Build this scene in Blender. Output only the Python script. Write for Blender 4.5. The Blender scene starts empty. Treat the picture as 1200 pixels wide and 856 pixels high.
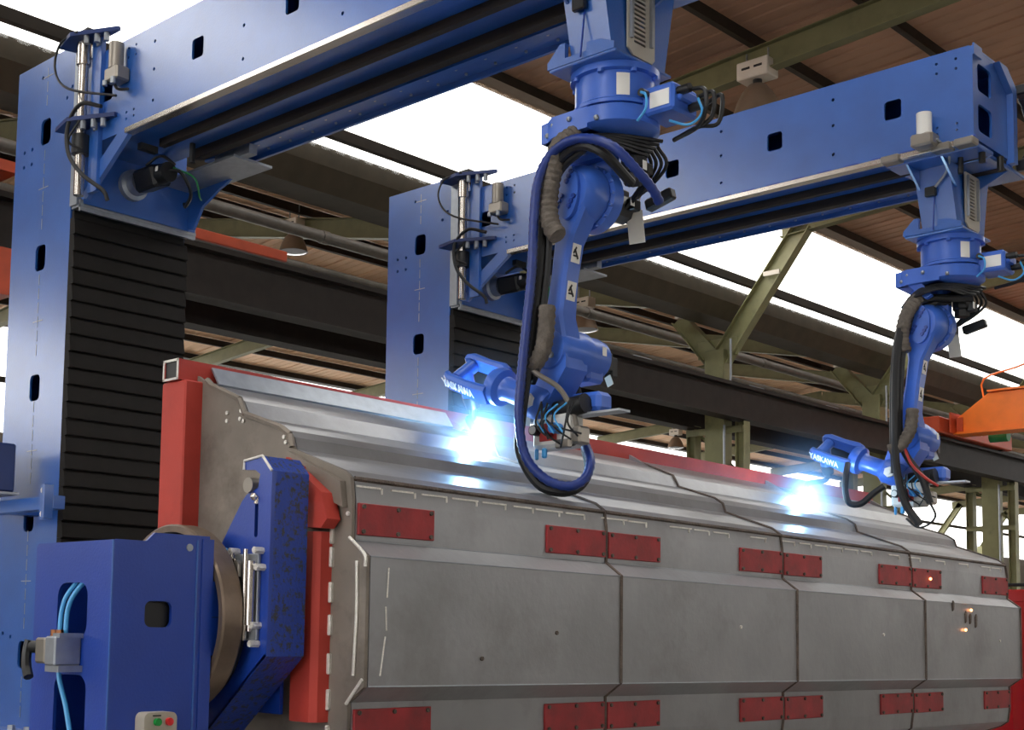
import bpy, bmesh, math, random
from mathutils import Vector, Matrix
random.seed(7)
sc = bpy.context.scene
COL = sc.collection
V = Vector

# ------------------------------------------------------------------ camera, sky, exposure
cam_d = bpy.data.cameras.new('camera')
cam = bpy.data.objects.new('camera', cam_d)
COL.objects.link(cam)
cam_d.sensor_width = 36.0
cam_d.lens = 1585.2937 / 1200 * 36.0
cam_d.shift_x = (600 - 505) / 1200
cam_d.shift_y = (595 - 428) / 1200
cam_d.clip_end = 600
cam_d.clip_start = 0.05
R = Matrix(((0.71253445, 0.04988624, 0.69986143),
            (0.70141045, -0.07599731, -0.70869442),
            (0.01783348, 0.99585931, -0.08914143)))
cam.matrix_world = Matrix.Translation((0, 0, 1.5)) @ R.to_4x4()
sc.camera = cam

world = bpy.data.worlds.new('sky')
sc.world = world
world.use_nodes = True
wn = world.node_tree.nodes
bg = wn['Background']
bg.inputs['Color'].default_value = (0.98, 0.99, 1.0, 1)
bg.inputs['Strength'].default_value = 3.2
sc.view_settings.view_transform = 'Standard'
sc.view_settings.look = 'None'
sc.view_settings.exposure = 0.72
sc.view_settings.gamma = 1.0
sc.view_settings.use_curve_mapping = False
sc.cycles.use_denoising = True
sc.cycles.max_bounces = 7
sc.cycles.diffuse_bounces = 4
sc.cycles.transparent_max_bounces = 12
sc.cycles.sample_clamp_indirect = 6.0


# ------------------------------------------------------------------ materials
def lin(r, g, b):
    f = lambda c: (c / 255 / 12.92) if c / 255 <= 0.04045 else ((c / 255 + 0.055) / 1.055) ** 2.4
    return (f(r), f(g), f(b), 1)


def mat(name, rgb, rough=0.5, metal=0.0, var=0.12, scale=6.0, bump=0.0, bscale=60.0, dirt=None, dirt_scale=2.5,
        dirt_lo=0.55, dirt_hi=0.75, spec=0.5, coat=0.0, stretch=None):
    m = bpy.data.materials.new(name)
    m.use_nodes = True
    nt = m.node_tree
    N, L = nt.nodes, nt.links
    p = N['Principled BSDF']
    p.inputs['Roughness'].default_value = rough
    p.inputs['Metallic'].default_value = metal
    p.inputs['Specular IOR Level'].default_value = spec
    if coat:
        p.inputs['Coat Weight'].default_value = min(coat, 1.0)
        p.inputs['Coat IOR'].default_value = 1.5 if coat <= 1 else 1.75
        p.inputs['Coat Roughness'].default_value = 0.22
    base = lin(*rgb)
    tc = N.new('ShaderNodeTexCoord')
    mp = N.new('ShaderNodeMapping')
    L.new(tc.outputs['Object'], mp.inputs['Vector'])
    if stretch:
        mp.inputs['Scale'].default_value = stretch
    nz = N.new('ShaderNodeTexNoise')
    nz.inputs['Scale'].default_value = scale
    nz.inputs['Detail'].default_value = 5
    L.new(mp.outputs['Vector'], nz.inputs['Vector'])
    mr = N.new('ShaderNodeMapRange')
    mr.inputs['From Min'].default_value = 0.3
    mr.inputs['From Max'].default_value = 0.7
    mr.inputs['To Min'].default_value = 1 - var
    mr.inputs['To Max'].default_value = 1 + var
    L.new(nz.outputs['Fac'], mr.inputs['Value'])
    mx = N.new('ShaderNodeVectorMath')
    mx.operation = 'SCALE'
    mx.inputs[0].default_value = base[:3]
    L.new(mr.outputs['Result'], mx.inputs['Scale'])
    out = mx.outputs['Vector']
    if dirt:
        n2 = N.new('ShaderNodeTexNoise')
        n2.inputs['Scale'].default_value = dirt_scale
        n2.inputs['Detail'].default_value = 8
        n2.inputs['Roughness'].default_value = 0.65
        L.new(mp.outputs['Vector'], n2.inputs['Vector'])
        r2 = N.new('ShaderNodeMapRange')
        r2.inputs['From Min'].default_value = dirt_lo
        r2.inputs['From Max'].default_value = dirt_hi
        L.new(n2.outputs['Fac'], r2.inputs['Value'])
        mm = N.new('ShaderNodeMix')
        mm.data_type = 'RGBA'
        L.new(r2.outputs['Result'], mm.inputs['Factor'])
        L.new(out, mm.inputs['A'])
        mm.inputs['B'].default_value = lin(*dirt)
        out = mm.outputs['Result']
    L.new(out, p.inputs['Base Color'])
    if bump:
        n3 = N.new('ShaderNodeTexNoise')
        n3.inputs['Scale'].default_value = bscale
        n3.inputs['Detail'].default_value = 3
        L.new(tc.outputs['Object'], n3.inputs['Vector'])
        bp = N.new('ShaderNodeBump')
        bp.inputs['Strength'].default_value = bump
        bp.inputs['Distance'].default_value = 0.01
        L.new(n3.outputs['Fac'], bp.inputs['Height'])
        L.new(bp.outputs['Normal'], p.inputs['Normal'])
    return m


def emit(name, rgb, strength):
    m = bpy.data.materials.new(name)
    m.use_nodes = True
    nt = m.node_tree
    nt.nodes.remove(nt.nodes['Principled BSDF'])
    e = nt.nodes.new('ShaderNodeEmission')
    e.inputs['Color'].default_value = rgb
    e.inputs['Strength'].default_value = strength
    nt.links.new(e.outputs[0], nt.nodes['Material Output'].inputs['Surface'])
    return m


def pane_mat():
    m = bpy.data.materials.new('translucent sheet')
    m.use_nodes = True
    nt = m.node_tree
    nt.nodes.remove(nt.nodes['Principled BSDF'])
    t = nt.nodes.new('ShaderNodeBsdfTransparent')
    t.inputs['Color'].default_value = (0.9, 0.88, 0.84, 1)
    d = nt.nodes.new('ShaderNodeBsdfTranslucent')
    d.inputs['Color'].default_value = (0.85, 0.83, 0.78, 1)
    mx = nt.nodes.new('ShaderNodeMixShader')
    nz = nt.nodes.new('ShaderNodeTexNoise')
    nz.inputs['Scale'].default_value = 3
    mr = nt.nodes.new('ShaderNodeMapRange')
    mr.inputs['To Min'].default_value = 0.1
    mr.inputs['To Max'].default_value = 0.35
    nt.links.new(nz.outputs['Fac'], mr.inputs['Value'])
    nt.links.new(mr.outputs['Result'], mx.inputs['Fac'])
    nt.links.new(t.outputs[0], mx.inputs[1])
    nt.links.new(d.outputs[0], mx.inputs[2])
    nt.links.new(mx.outputs[0], nt.nodes['Material Output'].inputs['Surface'])
    return m


M = {
    'beam_blue': mat('gantry blue paint', (32, 90, 172), 0.42, 0, 0.10, 4, 0.1, 90, coat=1.5),
    'robot_blue': mat('robot blue paint', (56, 100, 194), 0.38, 0, 0.08, 8, coat=0.2),
    'deep_blue': mat('positioner blue paint', (16, 58, 152), 0.42, 0, 0.08, 5, 0.1, 120, coat=0.5),
    'worn_blue': mat('worn blue paint', (16, 56, 148), 0.45, 0, 0.1, 6, 0.2, 80, dirt=(46, 46, 50), dirt_scale=48, dirt_lo=0.5, dirt_hi=0.6),
    'cabinet_blue': mat('cabinet blue paint', (28, 50, 105), 0.4, 0, 0.08),
    'steel': mat('rolled grey steel', (152, 152, 154), 0.36, 0.5, 0.1, 3.0, 0.12, 25, dirt=(122, 119, 118), dirt_scale=2.2, dirt_lo=0.5, dirt_hi=0.85),
    'plate_steel': mat('brownish mill scale steel', (128, 119, 109), 0.55, 0.25, 0.22, 3.5, 0.1, 30, dirt=(70, 60, 52), dirt_scale=3, dirt_lo=0.5, dirt_hi=0.8),
    'seam': mat('weld seam', (92, 80, 72), 0.6, 0.3, 0.35, 20, 0.6, 120),
    'bead': mat('bright weld bead', (226, 222, 214), 0.35, 0.4, 0.1, 30, 0.6, 150),
    'red': mat('red oxide primer', (176, 56, 44), 0.6, 0, 0.14, 5, 0.1, 60, dirt=(120, 36, 36), dirt_scale=4, dirt_lo=0.55, dirt_hi=0.85),
    'pad_red': mat('stained red primer plate', (158, 42, 46), 0.55, 0, 0.2, 9, 0.1, 70, dirt=(110, 40, 44), dirt_scale=8, dirt_lo=0.45, dirt_hi=0.8),
    'bellows': mat('black bellows cloth', (29, 26, 24), 0.75, 0, 0.15, 12, 0.1, 90, spec=0.25),
    'black': mat('black plastic', (20, 20, 22), 0.42, 0, 0.1),
    'rubber': mat('black rubber', (24, 24, 26), 0.5, 0, 0.1),
    'blue_hose': mat('blue spiral hose', (22, 48, 122), 0.4, 0, 0.15, 40),
    'sleeve': mat('grey leather sleeve', (98, 90, 82), 0.75, 0, 0.25, 25, 0.8, 60),
    'chrome': mat('bright machined steel', (215, 208, 200), 0.22, 0.95, 0.05),
    'zinc': mat('galvanised steel', (160, 165, 172), 0.38, 0.7, 0.1, 20),
    'alu': mat('grey aluminium casting', (150, 143, 134), 0.35, 0.7, 0.1),
    'rust_ring': mat('worn brown steel ring', (120, 104, 90), 0.42, 0.6, 0.25, 8, 0.2, 40),
    'white': mat('white plastic', (222, 220, 215), 0.5, 0, 0.04),
    'paper': mat('white tag paper', (228, 224, 212), 0.8, 0, 0.05),
    'label': mat('label white', (230, 228, 222), 0.55, 0, 0.03),
    'yellow_label': mat('label yellow', (214, 176, 40), 0.55, 0, 0.03),
    'ink': mat('label ink', (25, 22, 22), 0.6, 0, 0.03),
    'vent': mat('grey vent plate', (178, 172, 160), 0.45, 0.3, 0.05),
    'lettering': mat('white lettering', (235, 236, 240), 0.5, 0, 0.02),
    'olive': mat('olive structural paint', (138, 136, 96), 0.5, 0, 0.12, 4, dirt=(104, 102, 72), dirt_scale=3, dirt_lo=0.55, dirt_hi=0.85),
    'olive_shaded': mat('shaded olive rafter paint', (112, 110, 76), 0.6, 0, 0.12, 4, dirt=(84, 82, 58), dirt_scale=3, dirt_lo=0.55, dirt_hi=0.85),  # rafter shade painted in: darker copy of the column olive
    'dark_steel': mat('dark runway steel', (44, 38, 35), 0.6, 0, 0.2, 5, 0.1, 50, spec=0.3),
    'purlin': mat('dusty dark purlin', (50, 43, 36), 0.65, 0, 0.15, 6, spec=0.3),
    'gutter': mat('grey brown gutter sheet', (74, 66, 52), 0.65, 0.0, 0.15, 4, spec=0.3),
    'roof': mat('dusty brown roof sheet', (178, 138, 112), 0.6, 0.0, 0.1, 0.8, dirt=(150, 116, 94), dirt_scale=0.9, dirt_lo=0.45, dirt_hi=0.8),
    'roof_lit': mat('lit tan roof sheet', (236, 196, 160), 0.6, 0.0, 0.1, 0.8, dirt=(206, 166, 134), dirt_scale=0.9, dirt_lo=0.45, dirt_hi=0.8),  # far bay's brightness painted in: lighter copy of the roof colour
    'pipe': mat('grey pipe paint', (130, 124, 116), 0.5, 0.2, 0.15, 6),
    'orange': mat('crane orange paint', (252, 124, 30), 0.42, 0, 0.08, 4, coat=0.1),
    'dark_orange': mat('crane red orange paint', (196, 74, 36), 0.45, 0, 0.12, 4),
    'green': mat('green casing', (40, 128, 72), 0.5, 0, 0.1),
    'lamp_shade': mat('brown grey lamp reflector', (138, 118, 100), 0.4, 0.3, 0.1),
    'lamp_box': mat('cream lamp ballast', (216, 206, 192), 0.5, 0, 0.05),
    'glass': mat('lamp glass', (190, 196, 205), 0.15, 0.4, 0.05),
    'concrete': mat('concrete floor', (134, 131, 126), 0.7, 0, 0.12, 0.8, 0.1, 20, dirt=(100, 98, 94), dirt_scale=0.6),
    'wall': mat('grey brown wall', (120, 112, 102), 0.7, 0, 0.15, 0.8),
    'air_hose': mat('light blue air hose', (70, 160, 222), 0.35, 0, 0.05),
    'grey_box': mat('grey control box', (172, 164, 150), 0.5, 0, 0.06),
    'btn_green': mat('green button', (20, 140, 60), 0.35, 0, 0.04),
    'btn_red': mat('red button', (214, 40, 44), 0.35, 0, 0.04),
    'curtain': mat('red welding curtain vinyl', (190, 22, 22), 0.3, 0, 0.1, 2),
    'red_knob': mat('red knob', (170, 50, 46), 0.4, 0, 0.05),
    'blue_knob': mat('blue knob', (30, 120, 200), 0.4, 0, 0.05),
    'copper': mat('copper torch tip', (176, 120, 84), 0.3, 0.9, 0.1),
    'pane': pane_mat(),
    'arc': emit('arc white', (0.72, 0.9, 1.0, 1), 60),
    'hot': emit('hot spark', (1.0, 0.35, 0.12, 1), 5),
}


# ------------------------------------------------------------------ mesh builder
class MB:
    def __init__(s):
        s.v, s.f, s.isl = [], [], []

    def add(s, vs, fs):
        o = len(s.v)
        s.isl.append((o, len(s.f)))
        s.v += [tuple(v) for v in vs]
        s.f += [tuple(i + o for i in f) for f in fs]
        return s

    def box(s, x0, x1, y0, y1, z0, z1, bev=0.0):
        return s.obox(V(((x0 + x1) / 2, (y0 + y1) / 2, (z0 + z1) / 2)), Matrix.Identity(3),
                      (abs(x1 - x0), abs(y1 - y0), abs(z1 - z0)), bev)

    def obox(s, c, rot, size, bev=0.0):
        hx, hy, hz = [d / 2 for d in size]
        b = min(bev, hx * .9, hy * .9, hz * .9)
        c = V(c)
        if b <= 0:
            vs = [V((x, y, z)) for x in (-hx, hx) for y in (-hy, hy) for z in (-hz, hz)]
            fs = [(0, 1, 3, 2), (4, 6, 7, 5), (0, 4, 5, 1), (2, 3, 7, 6), (0, 2, 6, 4), (1, 5, 7, 3)]
        else:
            vs, idx, fs = [], {}, []
            for sx in (-1, 1):
                for sy in (-1, 1):
                    for sz in (-1, 1):
                        for k in range(3):
                            d = [hx, hy, hz]
                            q = [d[i] - (b if i != k else 0) for i in range(3)]
                            idx[(sx, sy, sz, k)] = len(vs)
                            vs.append(V((sx * q[0], sy * q[1], sz * q[2])))
            S = [(-1, -1), (1, -1), (1, 1), (-1, 1)]
            for sg in (-1, 1):
                fs.append([idx[(sg, a, b_, 0)] for a, b_ in S])
                fs.append([idx[(a, sg, b_, 1)] for a, b_ in S])
                fs.append([idx[(a, b_, sg, 2)] for a, b_ in S])
            for a in (-1, 1):
                for b_ in (-1, 1):
                    fs.append([idx[(-1, a, b_, 1)], idx[(1, a, b_, 1)], idx[(1, a, b_, 2)], idx[(-1, a, b_, 2)]])
                    fs.append([idx[(a, -1, b_, 0)], idx[(a, 1, b_, 0)], idx[(a, 1, b_, 2)], idx[(a, -1, b_, 2)]])
                    fs.append([idx[(a, b_, -1, 0)], idx[(a, b_, 1, 0)], idx[(a, b_, 1, 1)], idx[(a, b_, -1, 1)]])
                    for cc in (-1, 1):
                        fs.append([idx[(a, b_, cc, 0)], idx[(a, b_, cc, 1)], idx[(a, b_, cc, 2)]])
        return s.add([rot @ v + c for v in vs], fs)

    def rings(s, rings, cap0=True, cap1=True, closed=True):
        n = len(rings[0])
        vs = [p for r in rings for p in r]
        fs = []
        for i in range(len(rings) - 1):
            for j in range(n if closed else n - 1):
                a, b = i * n + j, i * n + (j + 1) % n
                fs.append((a, b, b + n, a + n))
        if cap0 and closed:
            fs.append(tuple(reversed(range(n))))
        if cap1 and closed:
            fs.append(tuple((len(rings) - 1) * n + j for j in range(n)))
        return s.add(vs, fs)

    def lathe(s, prof, origin, axis, seg=28, caps=True):
        """prof: list of (radius, distance along axis)"""
        axis = V(axis).normalized()
        u = axis.orthogonal().normalized()
        w = axis.cross(u)
        o = V(origin)
        rs = [[o + axis * h + (u * math.cos(t) + w * math.sin(t)) * r
               for t in [2 * math.pi * k / seg for k in range(seg)]] for r, h in prof]
        return s.rings(rs, caps, caps)

    def cyl(s, p0, p1, r0, r1=None, seg=20):
        p0, p1 = V(p0), V(p1)
        d = p1 - p0
        return s.lathe([(r0, 0), (r0 if r1 is None else r1, d.length)], p0, d, seg)

    def tube(s, pts, r, seg=10, smooth=6, rib=0.0, pitch=0.02, taper=None):
        P = [V(p) for p in pts]
        if smooth and len(P) > 2:
            Q = []
            ext = [P[0] * 2 - P[1]] + P + [P[-1] * 2 - P[-2]]
            for i in range(1, len(ext) - 2):
                a, b, c, d = ext[i - 1:i + 3]
                for k in range(smooth):
                    t = k / smooth
                    Q.append(0.5 * ((2 * b) + (c - a) * t + (2 * a - 5 * b + 4 * c - d) * t * t + (3 * b - a - 3 * c + d) * t ** 3))
            Q.append(P[-1])
            P = Q
        if rib:
            Q, L = [P[0]], 0
            step = pitch / 2
            carry = 0
            for a, b in zip(P[:-1], P[1:]):
                dl = (b - a).length
                t = step - carry
                while t < dl:
                    Q.append(a + (b - a) * (t / dl))
                    t += step
                carry = dl - (t - step)
            P = Q
        rs = []
        t0 = (P[1] - P[0]).normalized()
        u = t0.orthogonal().normalized()
        for i, p in enumerate(P):
            t = (P[min(i + 1, len(P) - 1)] - P[max(i - 1, 0)]).normalized()
            u = (u - t * u.dot(t)).normalized()
            w = t.cross(u)
            rr = r * (1 + (rib if i % 2 else -rib)) if rib else r
            if taper:
                rr *= 1 + (taper - 1) * i / (len(P) - 1)
            rs.append([p + (u * math.cos(2 * math.pi * k / seg) + w * math.sin(2 * math.pi * k / seg)) * rr for k in range(seg)])
        return s.rings(rs)

    def prism(s, poly, plane, d0, d1, holes=()):
        """poly in the named plane ('xz','yz','xy'), extruded between d0 and d1 along the third axis; holes cut right through"""
        def P(a, b, d):
            return {'xz': (a, d, b), 'yz': (d, a, b), 'xy': (a, b, d)}[plane]
        if not holes:
            n = len(poly)
            vs = [P(a, b, d0) for a, b in poly] + [P(a, b, d1) for a, b in poly]
            fs = [tuple(range(n)), tuple(range(2 * n - 1, n - 1, -1))]
            fs += [(i, i + n, (i + 1) % n + n, (i + 1) % n) for i in range(n)]
            return s.add(vs, fs)
        bm = bmesh.new()
        edges = []
        loops = [poly] + list(holes)
        for lp in loops:
            vv = [bm.verts.new((a, b, 0)) for a, b in lp]
            edges += [bm.edges.new((vv[i], vv[(i + 1) % len(vv)])) for i in range(len(vv))]
        bmesh.ops.triangle_fill(bm, use_beauty=True, edges=edges, normal=(0, 0, 1))
        bm.verts.index_update()
        vs = [(v.co.x, v.co.y) for v in bm.verts]
        fs = [tuple(v.index for v in f.verts) for f in bm.faces]
        bm.free()
        n = len(vs)
        allv = [P(a, b, d0) for a, b in vs] + [P(a, b, d1) for a, b in vs]
        allf = fs + [tuple(i + n for i in reversed(f)) for f in fs]
        k = 0
        for lp in loops:
            m_ = len(lp)
            allf += [(k + i, k + (i + 1) % m_, k + (i + 1) % m_ + n, k + i + n) for i in range(m_)]
            k += m_
        return s.add(allv, allf)

    def sphere(s, c, r, seg=16, rings=8, scale=(1, 1, 1)):
        c = V(c)
        rs = []
        for i in range(rings + 1):
            t = math.pi * i / rings
            rr = max(r * math.sin(t), r * 0.02)
            rs.append([c + V((rr * math.cos(2 * math.pi * k / seg) * scale[0], rr * math.sin(2 * math.pi * k / seg) * scale[1],
                              r * math.cos(t) * scale[2])) for k in range(seg)])
        return s.rings(rs)

    def mesh(s, name, m, off=V((0, 0, 0)), smooth=True):
        me = bpy.data.meshes.new(name)
        me.from_pydata([V(v) - off for v in s.v], [], s.f)
        me.materials.append(M[m])
        bm = bmesh.new()
        bm.from_mesh(me)
        bmesh.ops.recalc_face_normals(bm, faces=bm.faces)
        bm.to_mesh(me)
        bm.free()
        if smooth:
            me.shade_smooth()
            me.set_sharp_from_angle(angle=math.radians(34))
        return me


def rrect(a0, a1, b0, b1, r, n=4):
    pts = []
    for ca, cb, st in ((a1 - r, b1 - r, 0), (a0 + r, b1 - r, 90), (a0 + r, b0 + r, 180), (a1 - r, b0 + r, 270)):
        for k in range(n + 1):
            t = math.radians(st + 90 * k / n)
            pts.append((ca + r * math.cos(t), cb + r * math.sin(t)))
    return pts


def circ(a, b, r, n=10):
    return [(a + r * math.cos(2 * math.pi * k / n), b + r * math.sin(2 * math.pi * k / n)) for k in range(n)]


# ------------------------------------------------------------------ object helpers
ORG = {}


def thing(name, label, cat, loc=(0, 0, 0), group=None, rotz=0.0, local=False):
    o = bpy.data.objects.new(name, None)
    COL.objects.link(o)
    o.empty_display_size = 0.2
    o.location = loc
    o.rotation_euler = (0, 0, rotz)
    o['label'] = label
    o['category'] = cat
    if group:
        o['group'] = group
    ORG[o.name] = V((0, 0, 0)) if local else V(loc)
    return o


def structure(name, loc=(0, 0, 0)):
    o = bpy.data.objects.new(name, None)
    COL.objects.link(o)
    o.location = loc
    o['kind'] = 'structure'
    ORG[o.name] = V(loc)
    return o


def part(name, mb, m, parent, label=None, smooth=True, kind=None):
    off = ORG[parent.name]
    me = mb if isinstance(mb, bpy.types.Mesh) else mb.mesh(name, m, off, smooth)
    o = bpy.data.objects.new(name, me)
    COL.objects.link(o)
    o.parent = parent
    ORG[o.name] = off
    if label:
        o['label'] = label
    if kind:
        o['kind'] = kind
    return o


def parts(name, mb, m, parent, label=None, smooth=True):
    """every solid gathered in mb becomes a part of its own"""
    ends = mb.isl[1:] + [(len(mb.v), len(mb.f))]
    o = None
    for (v0, f0), (v1, f1) in zip(mb.isl, ends):
        q = MB()
        q.add(mb.v[v0:v1], [[i - v0 for i in f] for f in mb.f[f0:f1]])
        o = part(name, q, m, parent, label, smooth)
    return o


def inst(name, me, parent, loc):
    """another piece sharing a mesh, placed at a world point under its parent"""
    o = bpy.data.objects.new(name, me)
    COL.objects.link(o)
    o.parent = parent
    o.location = V(loc) - ORG[parent.name]
    ORG[o.name] = V(loc)
    return o


def single(name, mb, m, label=None, cat=None, loc=(0, 0, 0), group=None, kind=None, smooth=True):
    o = bpy.data.objects.new(name, mb.mesh(name, m, V(loc), smooth))
    COL.objects.link(o)
    o.location = loc
    if label:
        o['label'] = label
        o['category'] = cat
    if group:
        o['group'] = group
    if kind:
        o['kind'] = kind
    ORG[o.name] = V(loc)
    return o


def copy_tree(o, loc=None, label=None, parent=None):
    c = o.copy()
    COL.objects.link(c)
    if parent:
        c.parent = parent
    if loc is not None:
        c.location = loc
    if label:
        c['label'] = label
    ORG[c.name] = V(c.location) if parent is None else ORG[parent.name]
    for ch in list(o.children):
        copy_tree(ch, parent=c)
    return c


# ================================================================== THE SHED
VX = -13.3            # valley (column row) between the two bays
FX = -31.2            # far eave
Y0, Y1 = -24.2, 88.8
FRAMES = [-21.2 + 6 * k for k in range(19)]       # 2.8, 8.8, 14.8, 20.8 ...

single('floor', MB().box(-60, 60, -60, 120, -0.2, 0), 'concrete', kind='structure')
single('wall_far', MB().prism([(Y0, 0), (Y1, 0), (Y1, 6.2), (Y0, 6.2)], 'yz', FX - .25, FX - .05, [[(14, 2.6), (54, 2.6), (54, 5.6), (14, 5.6)]]), 'wall', kind='structure')
single('wall_end', MB().box(FX, 5.0, Y1, Y1 + 0.2, 0, 10.5), 'wall', kind='structure')
single('wall_right', MB().box(5.0, 5.2, Y0, Y1, 0, 3.6).box(5.0, 5.2, Y0, Y1, 4.4, 9.2).box(5.0, 5.2, Y0, Y0 + .4, 3.6, 4.4), 'wall', kind='structure')
single('wall_left', MB().box(FX, VX - 2, Y0 - .2, Y0, 0, 9.5), 'wall', kind='structure')


def sheet_mesh(x0, z0, x1, z1, name, m='roof'):
    """one metre wide trapezoidal roof sheet running from (x0,z0) to (x1,z1)"""
    prof = []
    for k in range(4):
        y = k * 0.25
        prof += [(y, 0), (y + 0.15, 0), (y + 0.175, 0.014), (y + 0.225, 0.014)]
    prof += [(0.985, 0), (0.99, -0.012), (1.0, -0.012)]
    mb = MB()
    vs = [(x0, y, z0 + h) for y, h in prof] + [(x1, y, z1 + h) for y, h in prof]
    n = len(prof)
    mb.add(vs, [(i, i + 1, i + 1 + n, i + n) for i in range(n - 1)])
    return mb.mesh(name, m, smooth=False)


def bay(xl, zl, xr, zr, xm, zm, y_from, y_to, m='roof', pd=0.2):
    c = structure('ceiling')
    for (xa, za, xb, zb) in ((xl, zl, xm, zm), (xm, zm, xr, zr)):
        me = sheet_mesh(xa, za, xb, zb, 'roof_sheet', m)
        y = y_from
        while y < y_to:
            inst('roof_sheet', me, c, (0, y, 0))
            y += 1.0
        pm = MB().box(-0.008, 0.008, y_from, y_to, -pd, 0).box(-0.008, 0.075, y_from, y_to, -pd - .01, -pd + .01).mesh('purlin', 'purlin')
        for px in [-29.8 + 1.49 * k for k in range(30)]:
            if not xa + .1 < px < xb - .05:
                continue
            t = (px - xa) / (xb - xa)
            inst('purlin', pm, c, (xa + (xb - xa) * t, 0, za + (zb - za) * t - 0.01))
        # rafters: welded I-sections under the purlins
        ang = math.atan2(zb - za, xb - xa)
        L = math.hypot(xb - xa, zb - za)
        rot = Matrix.Rotation(-ang, 3, 'Y')
        cen = V(((xa + xb) / 2, 0, (za + zb) / 2 - 0.24 - 0.17))
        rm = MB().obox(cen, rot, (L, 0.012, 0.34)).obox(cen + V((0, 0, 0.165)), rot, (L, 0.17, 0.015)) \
            .obox(cen - V((0, 0, 0.165)), rot, (L, 0.17, 0.015)).mesh('rafter', 'olive_shaded')
        for fy in FRAMES:
            if y_from < fy < y_to:
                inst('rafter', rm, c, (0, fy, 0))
    return c


near_bay = bay(-12.0, 9.02, -4.0, 9.55, -8.0, 9.285, -24, 60)
near_bay_right = bay(-1.2, 9.4, 4.6, 9.1, 1.7, 9.25, -24, 60)
far_bay = bay(-29.9, 8.75, -13.75, 8.0, -21.0, 9.45, -24, 88, 'roof_lit', 0.17)

# valley gutter between the bays
g = structure('trim_1')
part('gutter_channel', MB().prism([(-13.72, 7.75), (-13.7, 7.4), (-13.55, 7.16), (-13.1, 7.16), (-12.95, 7.4), (-12.975, 7.66),
                                   (-12.925, 7.66), (-12.9, 7.39), (-13.07, 7.11), (-13.58, 7.11), (-13.75, 7.38), (-13.77, 7.75)],
                                  'xz', Y0, Y1), 'gutter', g)


# roof glazing: translucent sheets one metre wide
def glazing(name, xa, za, xb, zb, y_from, y_to, rows):
    w = structure(name)
    cuts = [0] + rows + [1]
    for a, b in zip(cuts[:-1], cuts[1:]):
        p0 = V((xa + (xb - xa) * a, 0, za + (zb - za) * a))
        p1 = V((xa + (xb - xa) * b, 0, za + (zb - za) * b))
        prof = [(0, 0), (.1, .0), (.13, .02), (.2, .02), (.23, 0), (.35, 0), (.38, .02), (.45, .02), (.48, 0), (.6, 0), (.63, .02), (.7, .02),
                (.73, 0), (.85, 0), (.88, .02), (.95, .02), (.98, 0)]
        nrm = V((-(zb - za), 0, xb - xa)).normalized()
        mb = MB()
        n = len(prof)
        mb.add([p0 + V((0, y, 0)) + nrm * h for y, h in prof] + [p1 + V((0, y, 0)) + nrm * h for y, h in prof],
               [(i, i + 1, i + 1 + n, i + n) for i in range(n - 1)])
        me = mb.mesh('skylight_pane', 'pane', smooth=False)
        y = y_from
        while y < y_to:
            inst('skylight_pane', me, w, (0, y, 0))
            y += 1.0
    for a in rows:
        p = V((xa + (xb - xa) * a, 0, za + (zb - za) * a))
        part('glazing_rail', MB().box(p.x - 0.05, p.x + 0.05, y_from, y_to, p.z - 0.16, p.z - 0.02), 'purlin', w)
    return w


glazing('window_1', -13.06, 7.42, -11.95, 8.97, -24, 62, [0.29])
glazing('added_window_3', -4.0, 9.53, -1.2, 9.42, -24, 40, [0.5])  # unseen ridge skylight, added to light the work from above
glazing('added_window_4', 5.11, 3.6, 5.1, 4.4, -23, 88, [])  # unseen window slot, added so the grey side panels catch light
glazing('window_2', -31.15, 6.25, -29.95, 8.72, -24, 88, [0.5])
glazing('added_window_5', FX + .02, 2.6, FX + .03, 5.6, 14, 54, [0.5])  # hidden window row, added to brighten the far bay by floor bounce
# dark ridge flashing strip above the glazing
t2 = structure('trim_2')
part('ridge_flashing', MB().box(-12.12, -11.8, Y0, 62, 8.86, 9.0), 'purlin', t2)
part('ridge_flashing', MB().box(-30.1, -29.8, Y0, 88, 8.6, 8.74), 'purlin', t2)


# ------------------------------------------------------------------ steel columns
def h_section(mb, x, y, z0, z1, w, d, t=0.014):
    mb.box(x - w / 2, x + w / 2, y - t / 2, y + t / 2, z0, z1)
    mb.box(x - w / 2, x - w / 2 + t, y - d / 2, y + d / 2, z0, z1)
    mb.box(x + w / 2 - t, x + w / 2, y - d / 2, y + d / 2, z0, z1)
    return mb


def strut(mb, p0, p1, w0, w1, d=0.2, t=0.016):
    """tapered I-section arm in the xz plane"""
    p0, p1 = V(p0), V(p1)
    a = (p1 - p0).normalized()
    n = V((-a.z, 0, a.x))
    y = p0.y
    for sgn in (-1, 1):
        q = [p0 + n * sgn * w0 / 2, p1 + n * sgn * w1 / 2]
        rs = []
        for k in range(2):
            c = q[k]
            rs.append([c + V((0, -d / 2, 0)) + n * t / 2, c + V((0, d / 2, 0)) + n * t / 2, c + V((0, d / 2, 0)) - n * t / 2, c + V((0, -d / 2, 0)) - n * t / 2])
        mb.rings(rs)
    rs = []
    for p, w in ((p0, w0), (p1, w1)):
        rs.append([p + n * w / 2 + V((0, -.006, 0)), p + n * w / 2 + V((0, .006, 0)), p - n * w / 2 + V((0, .006, 0)), p - n * w / 2 + V((0, -.006, 0))])
    mb.rings(rs)
    return mb


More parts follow.
